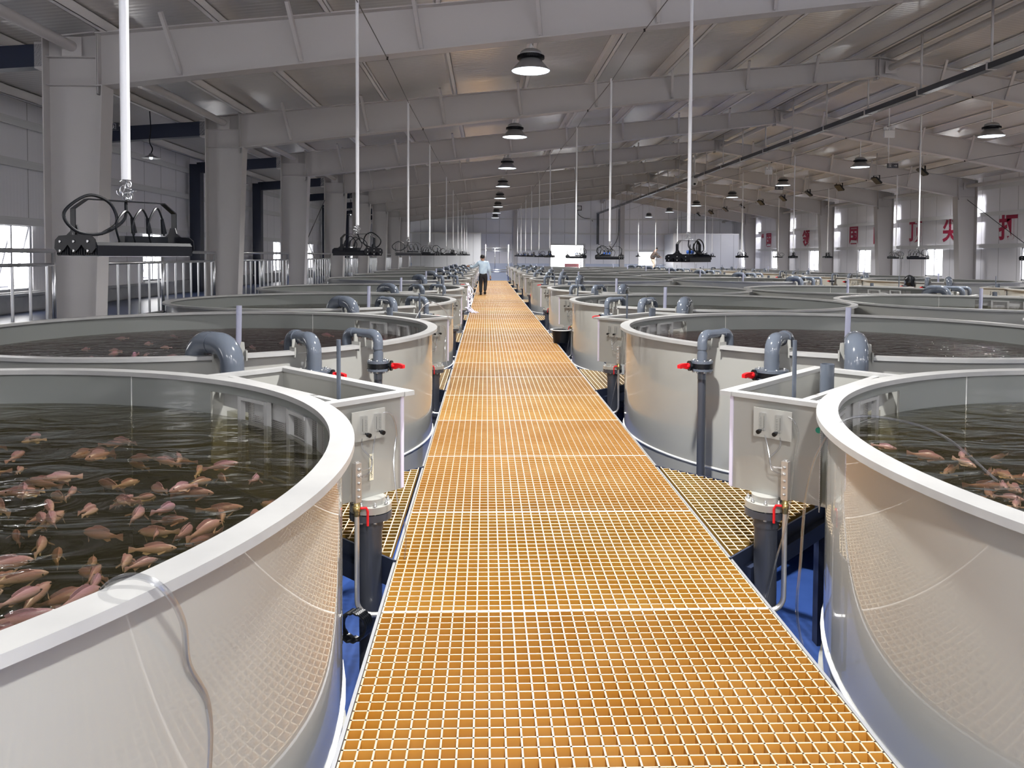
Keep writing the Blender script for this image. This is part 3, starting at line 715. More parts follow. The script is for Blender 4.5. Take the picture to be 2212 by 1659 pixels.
for row, s_, X, ph in ROWS:
    for i, Y in enumerate(TY):
        if row in 'CD' and i == 0: continue
        if row == 'D' and i == 9: continue
        near = row in 'LR'
        o = place(('tank', s_), lambda: make_tank(s_), (X, Y, 0), 0, 'round light grey fish tank, %s %s' % (ORD[i], ph), 'fish tank', 'round fish tanks')
        wk = 'waterred' if (row in 'LR' and i == 1) else 'water'
        place(('water', s_, wk), lambda: make_water(s_, wk), (X, Y, 0), 0, 'dark rippled water in the %s tank %s' % (ORD[i], ph), 'water', 'tank water')
        if near: place('stand', lambda: make_stand(1), (X, Y, 0), 0, 'navy steel stand under the %s tank %s' % (ORD[i], ph), 'tank stand', 'tank stands')
        if near or i > 0: place(('drain', s_), lambda: make_drain(s_), (X, Y, 0), 0, 'flanged drain pipe under the box of the %s tank %s' % (ORD[i], ph), 'drain pipe', 'drain pipes')
        for key, a, rad, rot, s, v, zv, nm in ((3, -38, .038, 0, .40, True, 1.77, 'thin'), (2, -52, .053, 0, .45, True, 1.76, 'medium'), (1, -66, .079, 34 if s_ > 0 else 0, .42, False, 0, 'thick')):
            if i == 0: continue
            place(('inlet', s_, key), lambda: make_inlet(s_, a, rad, 0, rot, s, v, zv), (X, Y, 0), 0,
                  '%s gooseneck pipe%s at the %s tank %s' % (nm, ' with red valve' if v else '', ORD[i], ph), 'inlet pipe', '%s gooseneck pipes' % nm)
        place(('rod', s_), lambda: make_rod(s_), (X, Y, 0), 0, 'slim grey rod in the side box of the %s tank %s' % (ORD[i], ph), 'rod', 'vent rods')
        if not (row == 'L' and i == 0): place(('ovf', s_), lambda: make_overflow(s_), (X, Y, 0), 0, 'short overflow pipe in the side box, %s tank %s' % (ORD[i], ph), 'overflow pipe', 'overflow pipes')
        if i: place('ctube', lambda: make_ctube(1), ({'L':(-2.65 if i == 1 else -2.08), 'R':(3.97 if i == 1 else 3.2)}.get(row, X), Y, 0), 0, 'upright clear tube standing in the %s tank %s' % (ORD[i], ph), 'clear tube', 'clear standpipes')
        if near or i < 6:
            place(('manifold', s_), lambda: make_manifold(s_), (X, Y, 0), 0, 'air manifold with red lever beside the %s tank %s' % (ORD[i], ph), 'air manifold', 'air manifolds')
            place(('hoses', s_), lambda: make_hoses(s_), (X, Y, 0), 0, 'clear air hoses on the side box of the %s tank %s' % (ORD[i], ph), 'air hoses', 'meter hoses')

# ---------------------------------------------------------------- fish
def fish_mesh(k):
    bend = [0, .25, -.25, .5, -.4][k]
    st = [(0,.004,.004,.0),(.012,.013,.018,0),(.03,.02,.030,.001),(.06,.027,.041,.002),(.09,.027,.042,.002),(.12,.021,.034,.001),(.15,.013,.022,0),(.175,.007,.014,0),(.19,.004,.012,0),(.205,.002,.022,0),(.225,.001,.030,0)]
    m = MB(); n = 10; v = []
    for x, w, h, dz in st:
        a = bend*(x/.225)**2; cx = x; cy = bend*.08*(x/.225)**2
        for j in range(n):
            q = 2*pi*j/n; v.append((cx-sin(a)*w*.85*cos(q), cy+cos(a)*w*.85*cos(q), dz+h*.64*sin(q)))
    f = [(i*n+j, i*n+(j+1)%n, (i+1)*n+(j+1)%n, (i+1)*n+j) for i in range(len(st)-1) for j in range(n)]
    m.add(v, f+[tuple(range(n))[::-1], tuple(range((len(st)-1)*n, len(st)*n))], 0, True)
    def y(x): return bend*.08*(x/.225)**2
    D = [(.05,.024),(.07,.038),(.10,.042),(.135,.034),(.155,.025),(.15,.010),(.05,.02)]
    m.add([(a, y(a)+.001, b) for a, b in D]+[(a, y(a)-.001, b) for a, b in D], [tuple(range(7)), tuple(range(7,14))[::-1]]+[(i,(i+1)%7,7+(i+1)%7,7+i) for i in range(7)])
    for sg in (-1, 1): m.add([(.05,sg*.02,-.005),(.055,sg*.022,-.015),(.085,sg*.05,-.022),(.09,sg*.048,-.012)], [(0,1,2,3)])
    A = [(.11,-.02),(.14,-.032),(.16,-.022),(.155,-.010)]
    m.add([(a, y(a), b) for a, b in A], [(0,1,2,3)])
    for sg in (-1, 1): m.tube([(.022,sg*.014,.008),(.022,sg*.020,.009)], .0035, 6, 1)
    return m.mesh('fish', ['fish', 'black'])
FM = [fish_mesh(k) for k in range(5)]
def add_fish(cx, cy, x, y, z, ang, sc, lab, grp, tilt=0):
    o = bpy.data.objects.new('fish', random.choice(FM)); COL.objects.link(o); o.location = (x, y, z)
    o.rotation_euler = (radians(90)*tilt, random.uniform(-.12,.12), ang); o.scale = (sc, sc, sc*random.uniform(.85,1.1))
    tag(o, lab, 'fish', grp)
def school(cx, cy, n, cond, lab, grp, sc=(.58,.95), zr=(1.52,1.645)):
    c = 0; pts = []
    for _ in range(200000):
        if c >= n: break
        a = random.uniform(0, 2*pi); r = 2.15*sqrt(random.random()); x = cx+r*cos(a); y = cy+r*sin(a)
        if not cond(x, y) or any((x-p)**2+(y-q)**2 < .0045 for p, q in pts): continue
        pts.append((x, y)); t = atan2(y-cy, x-cx)-pi/2+random.gauss(0, .55)
        if random.random() < .25: t += random.uniform(-2, 2)
        add_fish(cx, cy, x, y, random.uniform(*zr), t, random.uniform(*sc), lab, grp, random.uniform(-.3,.3)); c += 1
school(LX, TY[0], 195, lambda x, y: x > -.80*y-.1 and y < 4.6-max(0,(x+2.2))*.45 and random.random() < min(1, 1.1-(y-1.6)*.30), 'pinkish fish swimming in the nearest tank left of the walkway', 'fish in the nearest left tank')
school(RX, TY[0], 62, lambda x, y: x < .82*y+.2 and y < 4.3 and random.random() < min(1, 1.15-(y-2.2)*.3), 'pinkish fish swimming in the nearest tank right of the walkway', 'fish in the nearest right tank')
school(LX, TY[1], 43, lambda x, y: True, 'reddish fish in the second nearest tank left of the walkway', 'fish in the second left tank', zr=(1.635,1.66))

# ---------------------------------------------------------------- lamps
def make_highbay(rod):
    r = empty('high_bay_lamp')
    m = MB(); m.lathe([(.13,.165),(.145,.15),(.275,.0),(.27,.0),(.14,.15),(.12,.16)], 36); m.build('shade', 'shade', r)
    m = MB(); m.lathe([(0,.013),(.15,.012),(.262,.010),(.262,.004),(0,.004)], 36); m.build('lens', 'lens', r)
    m = MB(); m.lathe([(0,.16),(.16,.16),(.185,.175),(.185,.205),(.16,.215),(0,.215)], 36)
    for k in range(36):
        a = 2*pi*k/36; m.obox((.178*cos(a),.178*sin(a),.19), (cos(a),sin(a),0), (-sin(a),cos(a),0), (0,0,1), .012, .003, .02)
    m.build('heat_sink', 'housing', r)
    m = MB(); m.lathe([(0,.30),(.09,.298),(.14,.27),(.155,.24),(.15,.225),(0,.22)], 30); m.build('driver_housing', 'shade', r)
    m = MB(); m.cyl((0,0,.30),(0,0,.36+rod),.012,8)
    m.tube([(.03*cos(q),0,.33+.03*sin(q)) for q in [2*pi*k/12 for k in range(12)]], .006, 6, 0, True)
    m.build('hanger', 'whitep', r)
    d = bpy.data.lights.new('lamp_light', 'AREA'); d.shape = 'DISK'; d.size = .28; d.energy = HIGHBAY_W; d.color = (1.0, .985, .965); d.spread = radians(150)
    lo = bpy.data.objects.new('lamp_light', d); COL.objects.link(lo); lo.parent = r; lo.location = (0,0,-.004)
    return r
for i, y in enumerate([-1.2, 4.8]+FR):
    place('hb0', lambda: make_highbay(.02), (.61, y, 5.27), 0, 'round high bay lamp above the walkway, %s along the line' % (CNT[i]), 'high bay lamp', 'high bay lamps')
for i, y in enumerate([-1.2, 4.8, 10.8]+FR[1:]):
    place('hb1', lambda: make_highbay(.42), (11.2, y, 5.40), 0, 'round high bay lamp over the right hand tanks, %s along the line' % (CNT[i]), 'high bay lamp', 'high bay lamps')

def make_grow(kind):
    r = empty('tank_light')
    L_, P_ = .42, .30; x0 = -L_/2
    for k in (-1, 0, 1):
        m = MB(); y = k*.105
        prof = [(-.046,0),(.046,0),(.046,.042),(.040,.055),(-.040,.055),(-.046,.042)]
        m.prism([(y+a, b) for a, b in prof], x0, x0+L_, 'x'); md = m.build('light_bar', 'housing', r)
        m = MB()
        for q in range(7): m.box(x0-.004, x0+L_+.004, y-.042+q*.0135, y-.038+q*.0135, .004, .05)
        m.build('fins', 'housing', md)
        m = MB(); m.box(x0+.01, x0+L_-.01, y-.038, y+.038, -.003, .001); m.build('diffuser', 'whitep', md)
    for sg in (-1, 1):
        xx = sg*(L_/2+.008)
        pts = [(-.155,.03),(-.15,.065),(-.12,.082),(-.06,.084),(-.03,.10),(-.018,.125),(.018,.125),(.03,.10),(.06,.084),(.12,.082),(.15,.065),(.155,.03),(.13,.012),(.105,.012),(.075,.028),(.052,.045),(.03,.028),(.0,.012),(-.03,.028),(-.052,.045),(-.075,.028),(-.105,.012),(-.13,.012)]
        m = MB(); n = len(pts); V = [(xx+w, a, b) for w in (-.0025,.0025) for a, b in pts]
        m.add(V, [tuple(range(n)), tuple(range(n,2*n))[::-1]]+[(i,(i+1)%n,n+(i+1)%n,n+i) for i in range(n)])
        ep = m.build('end_plate', 'housing', r)
        m = MB()
        for yy, zz in ((-.105,.058),(-.105,.02),(0,.058),(0,.02),(.105,.058),(.105,.02),(0,.09),(0,.112)): m.cyl((xx+sg*.002,yy,zz),(xx+sg*.008,yy,zz),.0055,8)
        m.build('screws', 'bolt', ep)
    m = MB(); a = L_/2+.014; w = .02
    pth = [(-a,.085),(-a,.19),(-a+.055,.232),(a-.055,.232),(a,.19),(a,.085)]
    for (p, q) in zip(pth[:-1], pth[1:]): m.beam((p[0],0,p[1]), (q[0],0,q[1]), .036, .004, up=(0,0,1) if p[1] != q[1] and p[0] != q[0] or p[1] == q[1] else (1,0,0))
    m.build('yoke', 'black', r)
    m = MB()
    rnd = random.Random(kind)
    for k in range(3):
        x1 = -.06+.07*k; m.tube(spline([(x1, -.05, .055), (x1-.02, -.06, .13), (x1+.04, -.03, .19+.01*k), (x1+.09, 0, .15), (x1+.10, .01, .09)], 6), .0045, 6)
        m.tube([(x1+.085,.0,.165),(x1+.10,.01,.10)], [.007,.013], 8)
    m.box(-.02,.18,-.02,.03,.056,.085)
    m.build('power_leads', 'black', r)
    m = MB(); c0 = -.12 if kind != 1 else .2
    m.tube(spline([(0,0,.235),(-.03,-.03,.15),(c0-.02,-.05,.09),(c0-.12,-.05,.10),(c0-.16,-.04,.17),(c0-.06,-.03,.245),(c0+.03,-.03,.22),(c0+.06,-.03,.14),(c0,-.02,.09)], 7), .0065, 8)
    m.build('cable_loop', 'black', r)
    if kind == 1:
        m = MB()
        for k in range(3): m.cyl((-.0+.05*k, .01, .09),(-.005+.05*k, .01, .125), .014, 10)
        m.build('plug', 'blueplug', r)
    m = MB()
    for k in range(16):
        c = Vector((rnd.uniform(-.03,.04)*(1-k/24), rnd.uniform(-.02,.02), .24+k*.0055)); u = Vector((rnd.uniform(-1,1), rnd.uniform(-1,1), rnd.uniform(-.5,1))).normalized(); v = u.cross(Vector((rnd.uniform(-1,1),rnd.uniform(-1,1),.3))).normalized()
        m.tube([c+u*(.019*cos(q))+v*(.010*sin(q)) for q in [2*pi*j/10 for j in range(10)]], .0022, 5, 0, True)
    m.build('chain', 'chrome', r)
    m = MB(); m.lathe([(.0,.325),(.019,.325),(.019,3.6),(0,3.6)], 14); m.build('drop_tube', 'white', r)
    return r
def grow(X, Y, rot, z, ztop, kind, lab, grp):
    o = place(('grow', kind), lambda: make_grow(kind), (X, Y, z), radians(rot), lab, 'tank light', grp)
    for ch in o.children:
        if ch.name.startswith('drop_tube'):
            ch.location = (0, 0, .325); base = .325
            ch.scale = (1, 1, (ztop-z-.325)/(3.6-.325)); ch.location = (0, 0, .325-.325*ch.scale[2])
    return o
LR = [30, 140, 5, 150, 35, 80, 20, 110, 60, 10]
for i, Y in enumerate(TY):
    grow(-1.54 if i == 0 else -1.38, Y+(.45 if i == 0 else 0), LR[i]+math.degrees(atan2(1.38, Y)), 2.69, low_z(-1.4)-.05, i % 2*0, 'black three bar light over the %s tank left of the walkway' % ORD[i], 'tank lights, left row')
RR = [0, 58, 160, 20, 80, 10, 50, 120, 30, 70]
for i, Y in enumerate(TY):
    if i: grow(2.2, Y, RR[i]-math.degrees(atan2(2.2, Y)), 2.64, low_z(2.2)-.05, 1, 'black three bar light over the %s tank right of the walkway' % ORD[i], 'tank lights, right row')
for i, Y in enumerate(TY):
    if i < 2: continue
    grow(10.75 if i > 2 else 9.9, Y, RR[-i]+15, 2.66, low_z(10.75)-.05, 0, 'black three bar light over the %s middle row tank' % ORD[i], 'tank lights, middle row')
    if i > 3: grow(14.4, Y, RR[-i]+70, 2.66, low_z(14.4)-.05, 0, 'black three bar light over the %s tank, rightmost row' % ORD[i], 'tank lights, rightmost row')
# wires that carry the drop tubes
for nm, X in (('left of the walkway', -1.38), ('right of the walkway', 2.2), ('over the middle row', 10.75), ('over the rightmost row', 14.4)):
    m = MB(); z = low_z(X)-.035; ys = [Y0+.1, 4.8]+FR+[ENDY-.02]; P = []
    for a, b in zip(ys[:-1], ys[1:]): P += [(X, a, z), (X+.01, (a+b)/2, z-.05)]
    P.append((X, ys[-1], z)); m.tube(spline(P, 3), .006, 6)
    for a in FR: m.cyl((X,a-.01,z-.01),(X,a+.01,z+.03),.015,6)
    tag(m.build('support_wire', 'black'), 'thin dark support wire running under the rafters %s' % nm, 'wire')
# dark cable tray under the ridge
r = empty('cable_tray', (0,0,0), 0, 'long dark cable tray hung below the roof ridge', 'cable tray')
m = MB(); X, Z = 8.5, 5.93
m.box(X-.075, X+.075, 5.0, ENDY-.25, Z-.05, Z-.045); m.box(X-.075, X-.07, 5.0, ENDY-.25, Z-.05, Z+.05); m.box(X+.07, X+.075, 5.0, ENDY-.25, Z-.05, Z+.05); m.box(X-.075, X+.075, 5.0, ENDY-.25, Z+.045, Z+.05)
m.build('tray', 'pvcd', r)
m = MB(); m.box(X-.09+.0, X+.09, ENDY-.4, ENDY-.24, 3.6, Z+.05); m.build('drop_section', 'pvcd', r)
y = 6.5
while y < ENDY-1:
    m = MB(); m.box(X-.085, X+.085, y-.02, y+.02, Z-.06, Z+.07); m.cyl((X+.0,y,Z+.05),(X,y,top_z(X)+.0),.022,8); m.build('hanger', 'steel', r); y += 2.1
# black spot lamps over the right tanks
def make_spot():
    r = empty('spot_lamp')
    m = MB(); R_ = Matrix.Rotation(radians(40), 3, 'Y')
    m.obox((0,0,-.12), R_@Vector((1,0,0)), (0,1,0), R_@Vector((0,0,1)), .16, .14, .035); m.build('head', 'black', r)
    m = MB()
    for sg in (-1,1): m.beam((0,sg*.15,-.12),(0,sg*.15,.06),.05,.012, up=(0,1,0))
    m.beam((0,-.15,.06),(0,.15,.06),.05,.012); m.build('yoke', 'black', r)
    m = MB(); m.cyl((0,0,.06),(0,0,1),.015,6); m.build('rod', 'steel', r)
    return r
for i in range(10):
    y = 24.7+i*2.95; X = 14.2; o = place('spot', make_spot, (X, y, 5.62), radians(12*(i%3)), 'black flood lamp hung above the rightmost tanks, %s of the line from the camera' % CNT[i], 'flood lamp', 'black flood lamps')
    for ch in o.children:
        if ch.name.startswith('rod'):
            k = (roof_z(X)+.01-5.62-.06)/.94; ch.scale = (1,1,k); ch.location = (0,0,.06-.06*k)
# corridor lamps
def make_corr():
    r = empty('corridor_lamp'); m = MB(); m.lathe([(.03,.10),(.05,.06),(.19,.0),(.185,.0),(.05,.05)], 24); m.build('shade', 'shade', r)
    m = MB(); m.lathe([(0,-.03),(.03,-.02),(.035,.02),(0,.04)], 12); m.build('bulb', 'lens', r)
    m = MB(); m.tube(spline([(0,0,.1),(.03,0,.2),(-.03,0,.35),(0,0,.60),(-.02,0,1.0)],5), .012, 6); m.build('cord', 'black', r)
    return r
for i, (X, y, z) in enumerate(((-7.1, 16.6, 4.72), (-7.1, 22.6, 4.72), (-7.1, 34.6, 4.8), (-7.1, 40.6, 4.8))):
    place('corr', make_corr, (X, y, z), 0, 'small disc lamp above the left corridor, %s from the camera' % CNT[i], 'lamp', 'corridor lamps')
def make_eave():
    r = empty('eave_lamp')
    m = MB(); m.lathe([(0,.10),(.05,.10),(.07,.06),(.14,.0),(.13,.0),(.06,.05)], 20); m.build('shade', 'whitep', r)
    m = MB(); m.lathe([(0,.02),(.11,.012),(.12,.006),(0,.006)], 20); m.build('lens', 'lens', r)
    m = MB(); m.cyl((0,0,.1),(0,0,.712),.015,8); m.build('stem', 'whitep', r)
    d = bpy.data.lights.new('lamp_light', 'AREA'); d.shape = 'DISK'; d.size = .22; d.energy = 70; d.color = (.95,.95,1); d.spread = radians(175)
    lo = bpy.data.objects.new('lamp_light', d); COL.objects.link(lo); lo.parent = r
    return r
for i, y in enumerate((17.1, 23.1, 29.1, 35.1, 41.1, 47.1, 53.1)):
    place('eave', make_eave, (18.15, y, 5.2), 0, 'small lit white lamp under the right eave, %s from the camera' % CNT[i], 'lamp', 'eave lamps')

# ---------------------------------------------------------------- red lettering on the right wall
def text_obj(txt, h, mt, name, off=.0, ext=.004):
    c = bpy.data.curves.new(name, 'FONT'); c.body = txt; c.size = h; c.extrude = ext; c.offset = off; c.align_x = 'CENTER'; c.align_y = 'CENTER'; c.resolution_u = 3
    t = bpy.data.objects.new(name, c); COL.objects.link(t); dg = bpy.context.evaluated_depsgraph_get(); dg.update()
    me = bpy.data.meshes.new_from_object(t.evaluated_get(dg)); bpy.data.objects.remove(t); me.materials.clear(); me.materials.append(MT[mt])
    o = bpy.data.objects.new(name, me); COL.objects.link(o); return o
for ch, y, ds in (('打', 27.5, 'rightmost, reads strike'), ('尖', 31.0, 'just right of the fourth column gap'), ('顶', 33.55, 'left of its neighbour 尖'), ('内', 36.8, 'partly behind a column'), ('国', 39.3, 'second 国 from the left'),
                  ('先', 43.0, 'partly behind a column'), ('领', 45.25, 'third bay from the left'), ('国', 51.3, 'leftmost 国 beside the quote mark'), ('“', 52.45, 'opening quote mark at the far end')):
    o = text_obj(ch, 1.02, 'char', 'wall_lettering', .03)
    xs = [v.co.x for v in o.data.vertices]; ys_ = [v.co.y for v in o.data.vertices]; mx, my = (min(xs)+max(xs))/2, (min(ys_)+max(ys_))/2
    for v in o.data.vertices: v.co.x -= mx; v.co.y -= my
    o.rotation_euler = (radians(90), 0, radians(-90)); o.location = (19.04, y, 3.86 if ch != '“' else 4.15)
    tag(o, 'crimson character %s on the right wall, %s' % (ch, ds), 'lettering', 'red wall lettering')

# ---------------------------------------------------------------- signs, cameras, small wall gear
def exit_sign(loc, label, hang, rz=0, left=True):
    r = empty('exit_sign', loc, rz, label, 'exit sign')
    m = MB(); m.box(-.17,.17,-.012,.012,-.07,.07); m.build('sign_body', 'pvcd', r)
    s_ = 1 if left else -1
    m = MB(); m.box(s_*.05-.0,s_*.05+s_*.004,-.014,-.013,-.05,.05); m.box(s_*.12,s_*.12+s_*.006,-.014,-.013,-.05,.05); m.box(min(s_*.05,s_*.12),max(s_*.05,s_*.12),-.014,-.013,.046,.052)
    m.box(s_*.085-.006,s_*.085+.006,-.014,-.013,.018,.03); m.beam((s_*.085,-.0135,.015),(s_*.08,-.0135,-.015),.001,.012,up=(1,0,0)); m.beam((s_*.08,-.0135,-.015),(s_*.065,-.0135,-.04),.001,.008,up=(1,0,0)); m.beam((s_*.08,-.0135,-.015),(s_*.10,-.0135,-.04),.001,.008,up=(1,0,0)); m.beam((s_*.07,-.0135,.01),(s_*.105,-.0135,-.005),.001,.006,up=(0,0,1))
    m.box(min(-s_*.03,-s_*.12),max(-s_*.03,-s_*.12),-.014,-.013,-.005,.005)
    tip = -s_*.12; m.beam((tip,-.0135,0),(tip+s_*.03,-.0135,.028),.001,.009); m.beam((tip,-.0135,0),(tip+s_*.03,-.0135,-.028),.001,.009)
    m.build('pictogram', 'white', r)
    m = MB(); m.tube(spline([(-.12,0,.07),(-.13,0,.25),(-.10,0,hang)],5), .012, 6); m.build('cord', 'black' if left else 'whitep', r)
exit_sign((-7.05, 14.7, 5.07), 'small exit sign with left arrow beside the first left column', .65)
exit_sign((12.3, 23.0, 5.48), 'small exit sign with right arrow below the right rafters', 1.29, 0, False)
exit_sign((11.9, 31.0, 5.5), 'small exit sign with right arrow deeper in the hall', 1.32, 0, False)
for i, (X, Y, Z) in enumerate(((10.85, 20.5, 6.1-.0), (10.9, 29.5, 6.05))):
    r = empty('emergency_light', (X, Y, Z-.05), 0, 'white twin head emergency light on a white rod, %s' % ('nearer' if i == 0 else 'farther'), 'emergency light')
    m = MB(); m.box(-.14,.14,-.03,.03,-.12,.07); m.build('battery_box', 'white', r)
    for sg in (-1,1): m = MB(); m.lathe([(0,0),(.05,.01),(.065,.05),(.05,.09),(0,.1)], 16, 0, (sg*.09,0,.08)); m.build('lamp_head', 'white', r)
    m = MB(); m.cyl((0,.02,-.5),(0,.02,.905),.018,8); m.build('rod', 'whitep', r)
r = empty('dome_camera', (8.47, 31.2, 5.75), 0, 'white dome camera on a white pole below the cable tray', 'camera')
m = MB(); m.lathe([(0,.22),(.06,.22),(.13,.15),(.15,.02),(.14,-.05),(.0,-.05)], 24); m.build('housing', 'whitep', r)
m = MB(); m.lathe([(.13,-.05),(.11,-.12),(.05,-.17),(0,-.18)], 20); m.build('dome', 'whitep', r)
m = MB(); m.cyl((-.02,-.10,-.10),(-.02,-.16,-.11),.045,14); m.build('lens', 'black', r)
m = MB(); m.cyl((0,0,.2),(0,0,1.51),.035,10); m.build('pole', 'whitep', r)
r = empty('wall_floodlight', (7.05, ENDY-.15, 6.35), 0, 'black framed floodlight high on the end wall above the doorway', 'floodlight')
m = MB(); m.box(-.22,.22,-.06,.04,-.18,.18); m.build('housing', 'black', r)
m = MB(); m.box(-.17,.17,-.066,-.06,-.13,.13); m.build('front_glass', 'whitep', r)
m = MB(); m.tube(spline([(-.1,.05,-.18),(-.0,.08,-.5),(.4,.1,-.75),(.9,.1,-.8),(1.1,.12,-1.0)],6), .02, 6); m.build('cable', 'black', r)
m = MB(); m.tube(spline([(8.6,ENDY-.1,3.6),(8.9,ENDY-.1,3.2),(9.3,ENDY-.1,3.0),(9.7,ENDY-.1,3.4),(10.1,ENDY-.1,4.3),(10.15,ENDY-.1,6.3)],6), .02, 6)
tag(m.build('wall_cable', 'black'), 'black cable looping down the end wall beside the dark tray', 'cable')
m = MB(); m.box(6.05,7.15,ENDY+.35,ENDY+.38,1.1,2.1); pz = m.build('pallet_board', 'poster'); tag(pz, 'pinkish board standing in the bright doorway', 'board')

# scaffold tower at the end of the walkway
r = empty('scaffold_tower', (0,0,0), 0, 'silver scaffold tower standing behind the walking man', 'scaffold')
m = MB()
for X in (-.05, 1.55):
    for Y in (53.2, 54.6):
        m2 = MB(); m2.cyl((X,Y,0),(X,Y,3.35 if Y > 54 else 3.45),.035,8); m2.build('leg', 'chrome', r)
for z in (1.7, 1.55, 3.0, 3.2):
    for Y in (53.2, 54.6): m = MB(); m.cyl((-.05,Y,z),(1.55,Y,z),.025,8); m.build('cross_bar', 'chrome', r)
m = MB(); m.cyl((.6,53.2,1.7),(.6,53.2,3.2),.025,8); m.build('upright', 'chrome', r)

# bucket on the right side
r = empty('bucket', (1.47, 14.95, WZ+.002), 0, 'black round tub with a pale rim beside the walkway on the right', 'bucket')
m = MB(); m.lathe([(0,.0),(.13,.0),(.15,.01),(.185,.26),(.178,.26),(.14,.02),(0,.02)], 28); m.build('tub', 'black', r)
m = MB(); m.lathe([(.178,.262),(.215,.262),(.215,.245),(.185,.24)], 28); m.build('rim', 'whitep', r)
# dark jacket over a pipe of the rightmost row
m = MB(); P0 = (14.05, 24.95, 2.0)
m.lathe([(.02,.10),(.10,.07),(.15,-.02),(.17,-.14),(.15,-.24),(.16,-.26),(.13,-.25),(.12,-.1),(.05,.04)], 14)
for i, v in enumerate(m.v): m.v[i] = (v[0]*(1+.25*sin(5*v[2]*9+i)), v[1]*(.8+.2*cos(i*1.7)), v[2]+.02*sin(i*2.3))
tag(m.build('jacket', 'black', loc=(14.0, 24.95, 2.02)), 'dark jacket thrown over a pipe in the rightmost row', 'jacket')
# coiled black hose by the first drain on the left
m = MB()
for k in range(5): m.tube([(.074*cos(q)+.006*k, .012*k-.02, .076*sin(q)+.003*sin(14*q)) for q in [2*pi*j/56 for j in range(56)]], .008, 6, 0, True)
tag(m.build('coiled_hose', 'black', loc=(-.70, 4.02, .74)), 'coiled black corrugated hose hanging low beside the first left drain pipe', 'hose')
# hoses thrown over the two near tanks
def hose(P, lab, r_=.006, n=8):
    m = MB(); m.tube(spline(P, n), r_, 10); tag(m.build('air_hose', 'hose'), lab, 'hose')
hose([(-.98,1.85,1.70),(-.91,1.815,1.89),(-.83,1.79,1.95),(-.75,1.78,1.93),(-.725,1.84,1.82),(-.75,1.94,1.66),(-.735,2.03,1.5),(-.74,2.04,1.3),(-.76,1.95,1.0),(-.80,1.85,.6)], 'clear hose draped over the rim of the nearest left tank', .008)
hose([(2.30,3.35,1.70),(2.10,3.42,1.88),(1.90,3.50,1.945),(1.72,3.58,1.93),(1.62,3.64,1.78),(1.575,3.68,1.55),(1.56,3.7,1.2),(1.55,3.7,.9),(1.60,3.6,.6)], 'clear hose draped over the rim of the nearest right tank', .007)
hose([(-.93,9.65,1.70),(-.86,9.68,1.95),(-.72,9.72,2.1),(-.55,9.78,2.03),(-.46,9.83,1.85),(-.47,9.86,1.8)], 'white hose arching over the rim of the second left tank', .009)
# small round green cap and taped label on the near boxes
p = lt(2.375, -.667, 1.755); m = MB(); m.cyl((0,0,0), -T*.006, .016, 20); 
for i, v in enumerate(m.v): m.v[i] = (v[0], v[1], v[2])
o = m.build('round_cap', 'green', mirror=True); o.location = (RX-p.x, TY[0]+p.y, p.z); tag(o, 'small round green cap on the side box of the nearest right tank', 'cap')
p = lt(2.668, -.668, 1.505); lb = empty('tape_label', (LX+p.x, TY[0]+p.y, p.z), 0, 'cream tape label with black writing on the nearest left side box', 'label')
m = MB(); m.obox((0,0,0), E, T, (0,0,1), .014, .0006, .075); m.build('tape', 'paper', lb)
m = MB(); rr = random.Random(5)
for k in range(11):
    for q in range(4):
        a = rr.uniform(0, pi); u = E*cos(a)+Vector((0,0,1))*sin(a); v = -E*sin(a)+Vector((0,0,1))*cos(a)
        m.obox(-T*.0009+E*rr.uniform(-.004,.004)+Vector((0,0,.058-.0115*k+rr.uniform(-.003,.003))), u, v, T, rr.uniform(.002,.0045), .0007, .0003)
m.build('ink_marks', 'ink', lb)
# tangle of pale tubes near the walking man
r = empty('tubing_tangle', (0,0,0), 0, 'tangle of pale blue tubes spilling from a tank onto the walkway', 'tubing')
rr = random.Random(3)
for k in range(7):
    P = [(-.62+rr.uniform(-.05,.05), 24.7+rr.uniform(-.2,.2), 1.85-rr.uniform(0,.1))]
    for q in range(5): P.append((-.55+rr.uniform(-.08,.14), 24.2-q*.25+rr.uniform(-.2,.2), 1.6-q*.13+rr.uniform(-.05,.05)))
    P.append((-.35+rr.uniform(-.1,.15), 22.6+rr.uniform(-.2,.2), WZ+.012))
    m = MB(); m.tube(spline(P, 6), .010, 6); m.build('tube', 'strip', r)

# ---------------------------------------------------------------- people
def skin_obj(name, chains, mt, parent=None, sub=2, root=0):
    """chains: list of [(x,y,z,r)...]; a point may be ('@', index)."""
    V = []; Ed = []; R = []
    for ch in chains:
        prev = None
        for p in ch:
            if p[0] == '@': i = p[1]
            else: V.append(p[:3]); R.append(p[3]); i = len(V)-1
            if prev is not None: Ed.append((prev, i))
            prev = i
    me = bpy.data.meshes.new(name); me.from_pydata(V, Ed, []); me.materials.append(MT[mt])
    o = bpy.data.objects.new(name, me); COL.objects.link(o)
    sk = o.modifiers.new('skin', 'SKIN'); sk.use_smooth_shade = True
    for i, d in enumerate(me.skin_vertices[0].data):
        r_ = R[i]; k_ = 1.3; d.radius = (r_*k_, r_*k_) if not isinstance(r_, tuple) else (r_[0]*k_, r_[1]*k_); d.use_root = (i == root)
    sb = o.modifiers.new('sub', 'SUBSURF'); sb.levels = sub; sb.render_levels = sub
    dg = bpy.context.evaluated_depsgraph_get(); dg.update()
    m2 = bpy.data.meshes.new_from_object(o.evaluated_get(dg)); m2.materials.clear(); m2.materials.append(MT[mt])
    for p in m2.polygons: p.use_smooth = True
    o.modifiers.clear(); o.data = m2
    if parent: o.parent = parent
    return o
def hand(chains_out, wrist, d, side, r0=.0085, curl=.4):
    pass
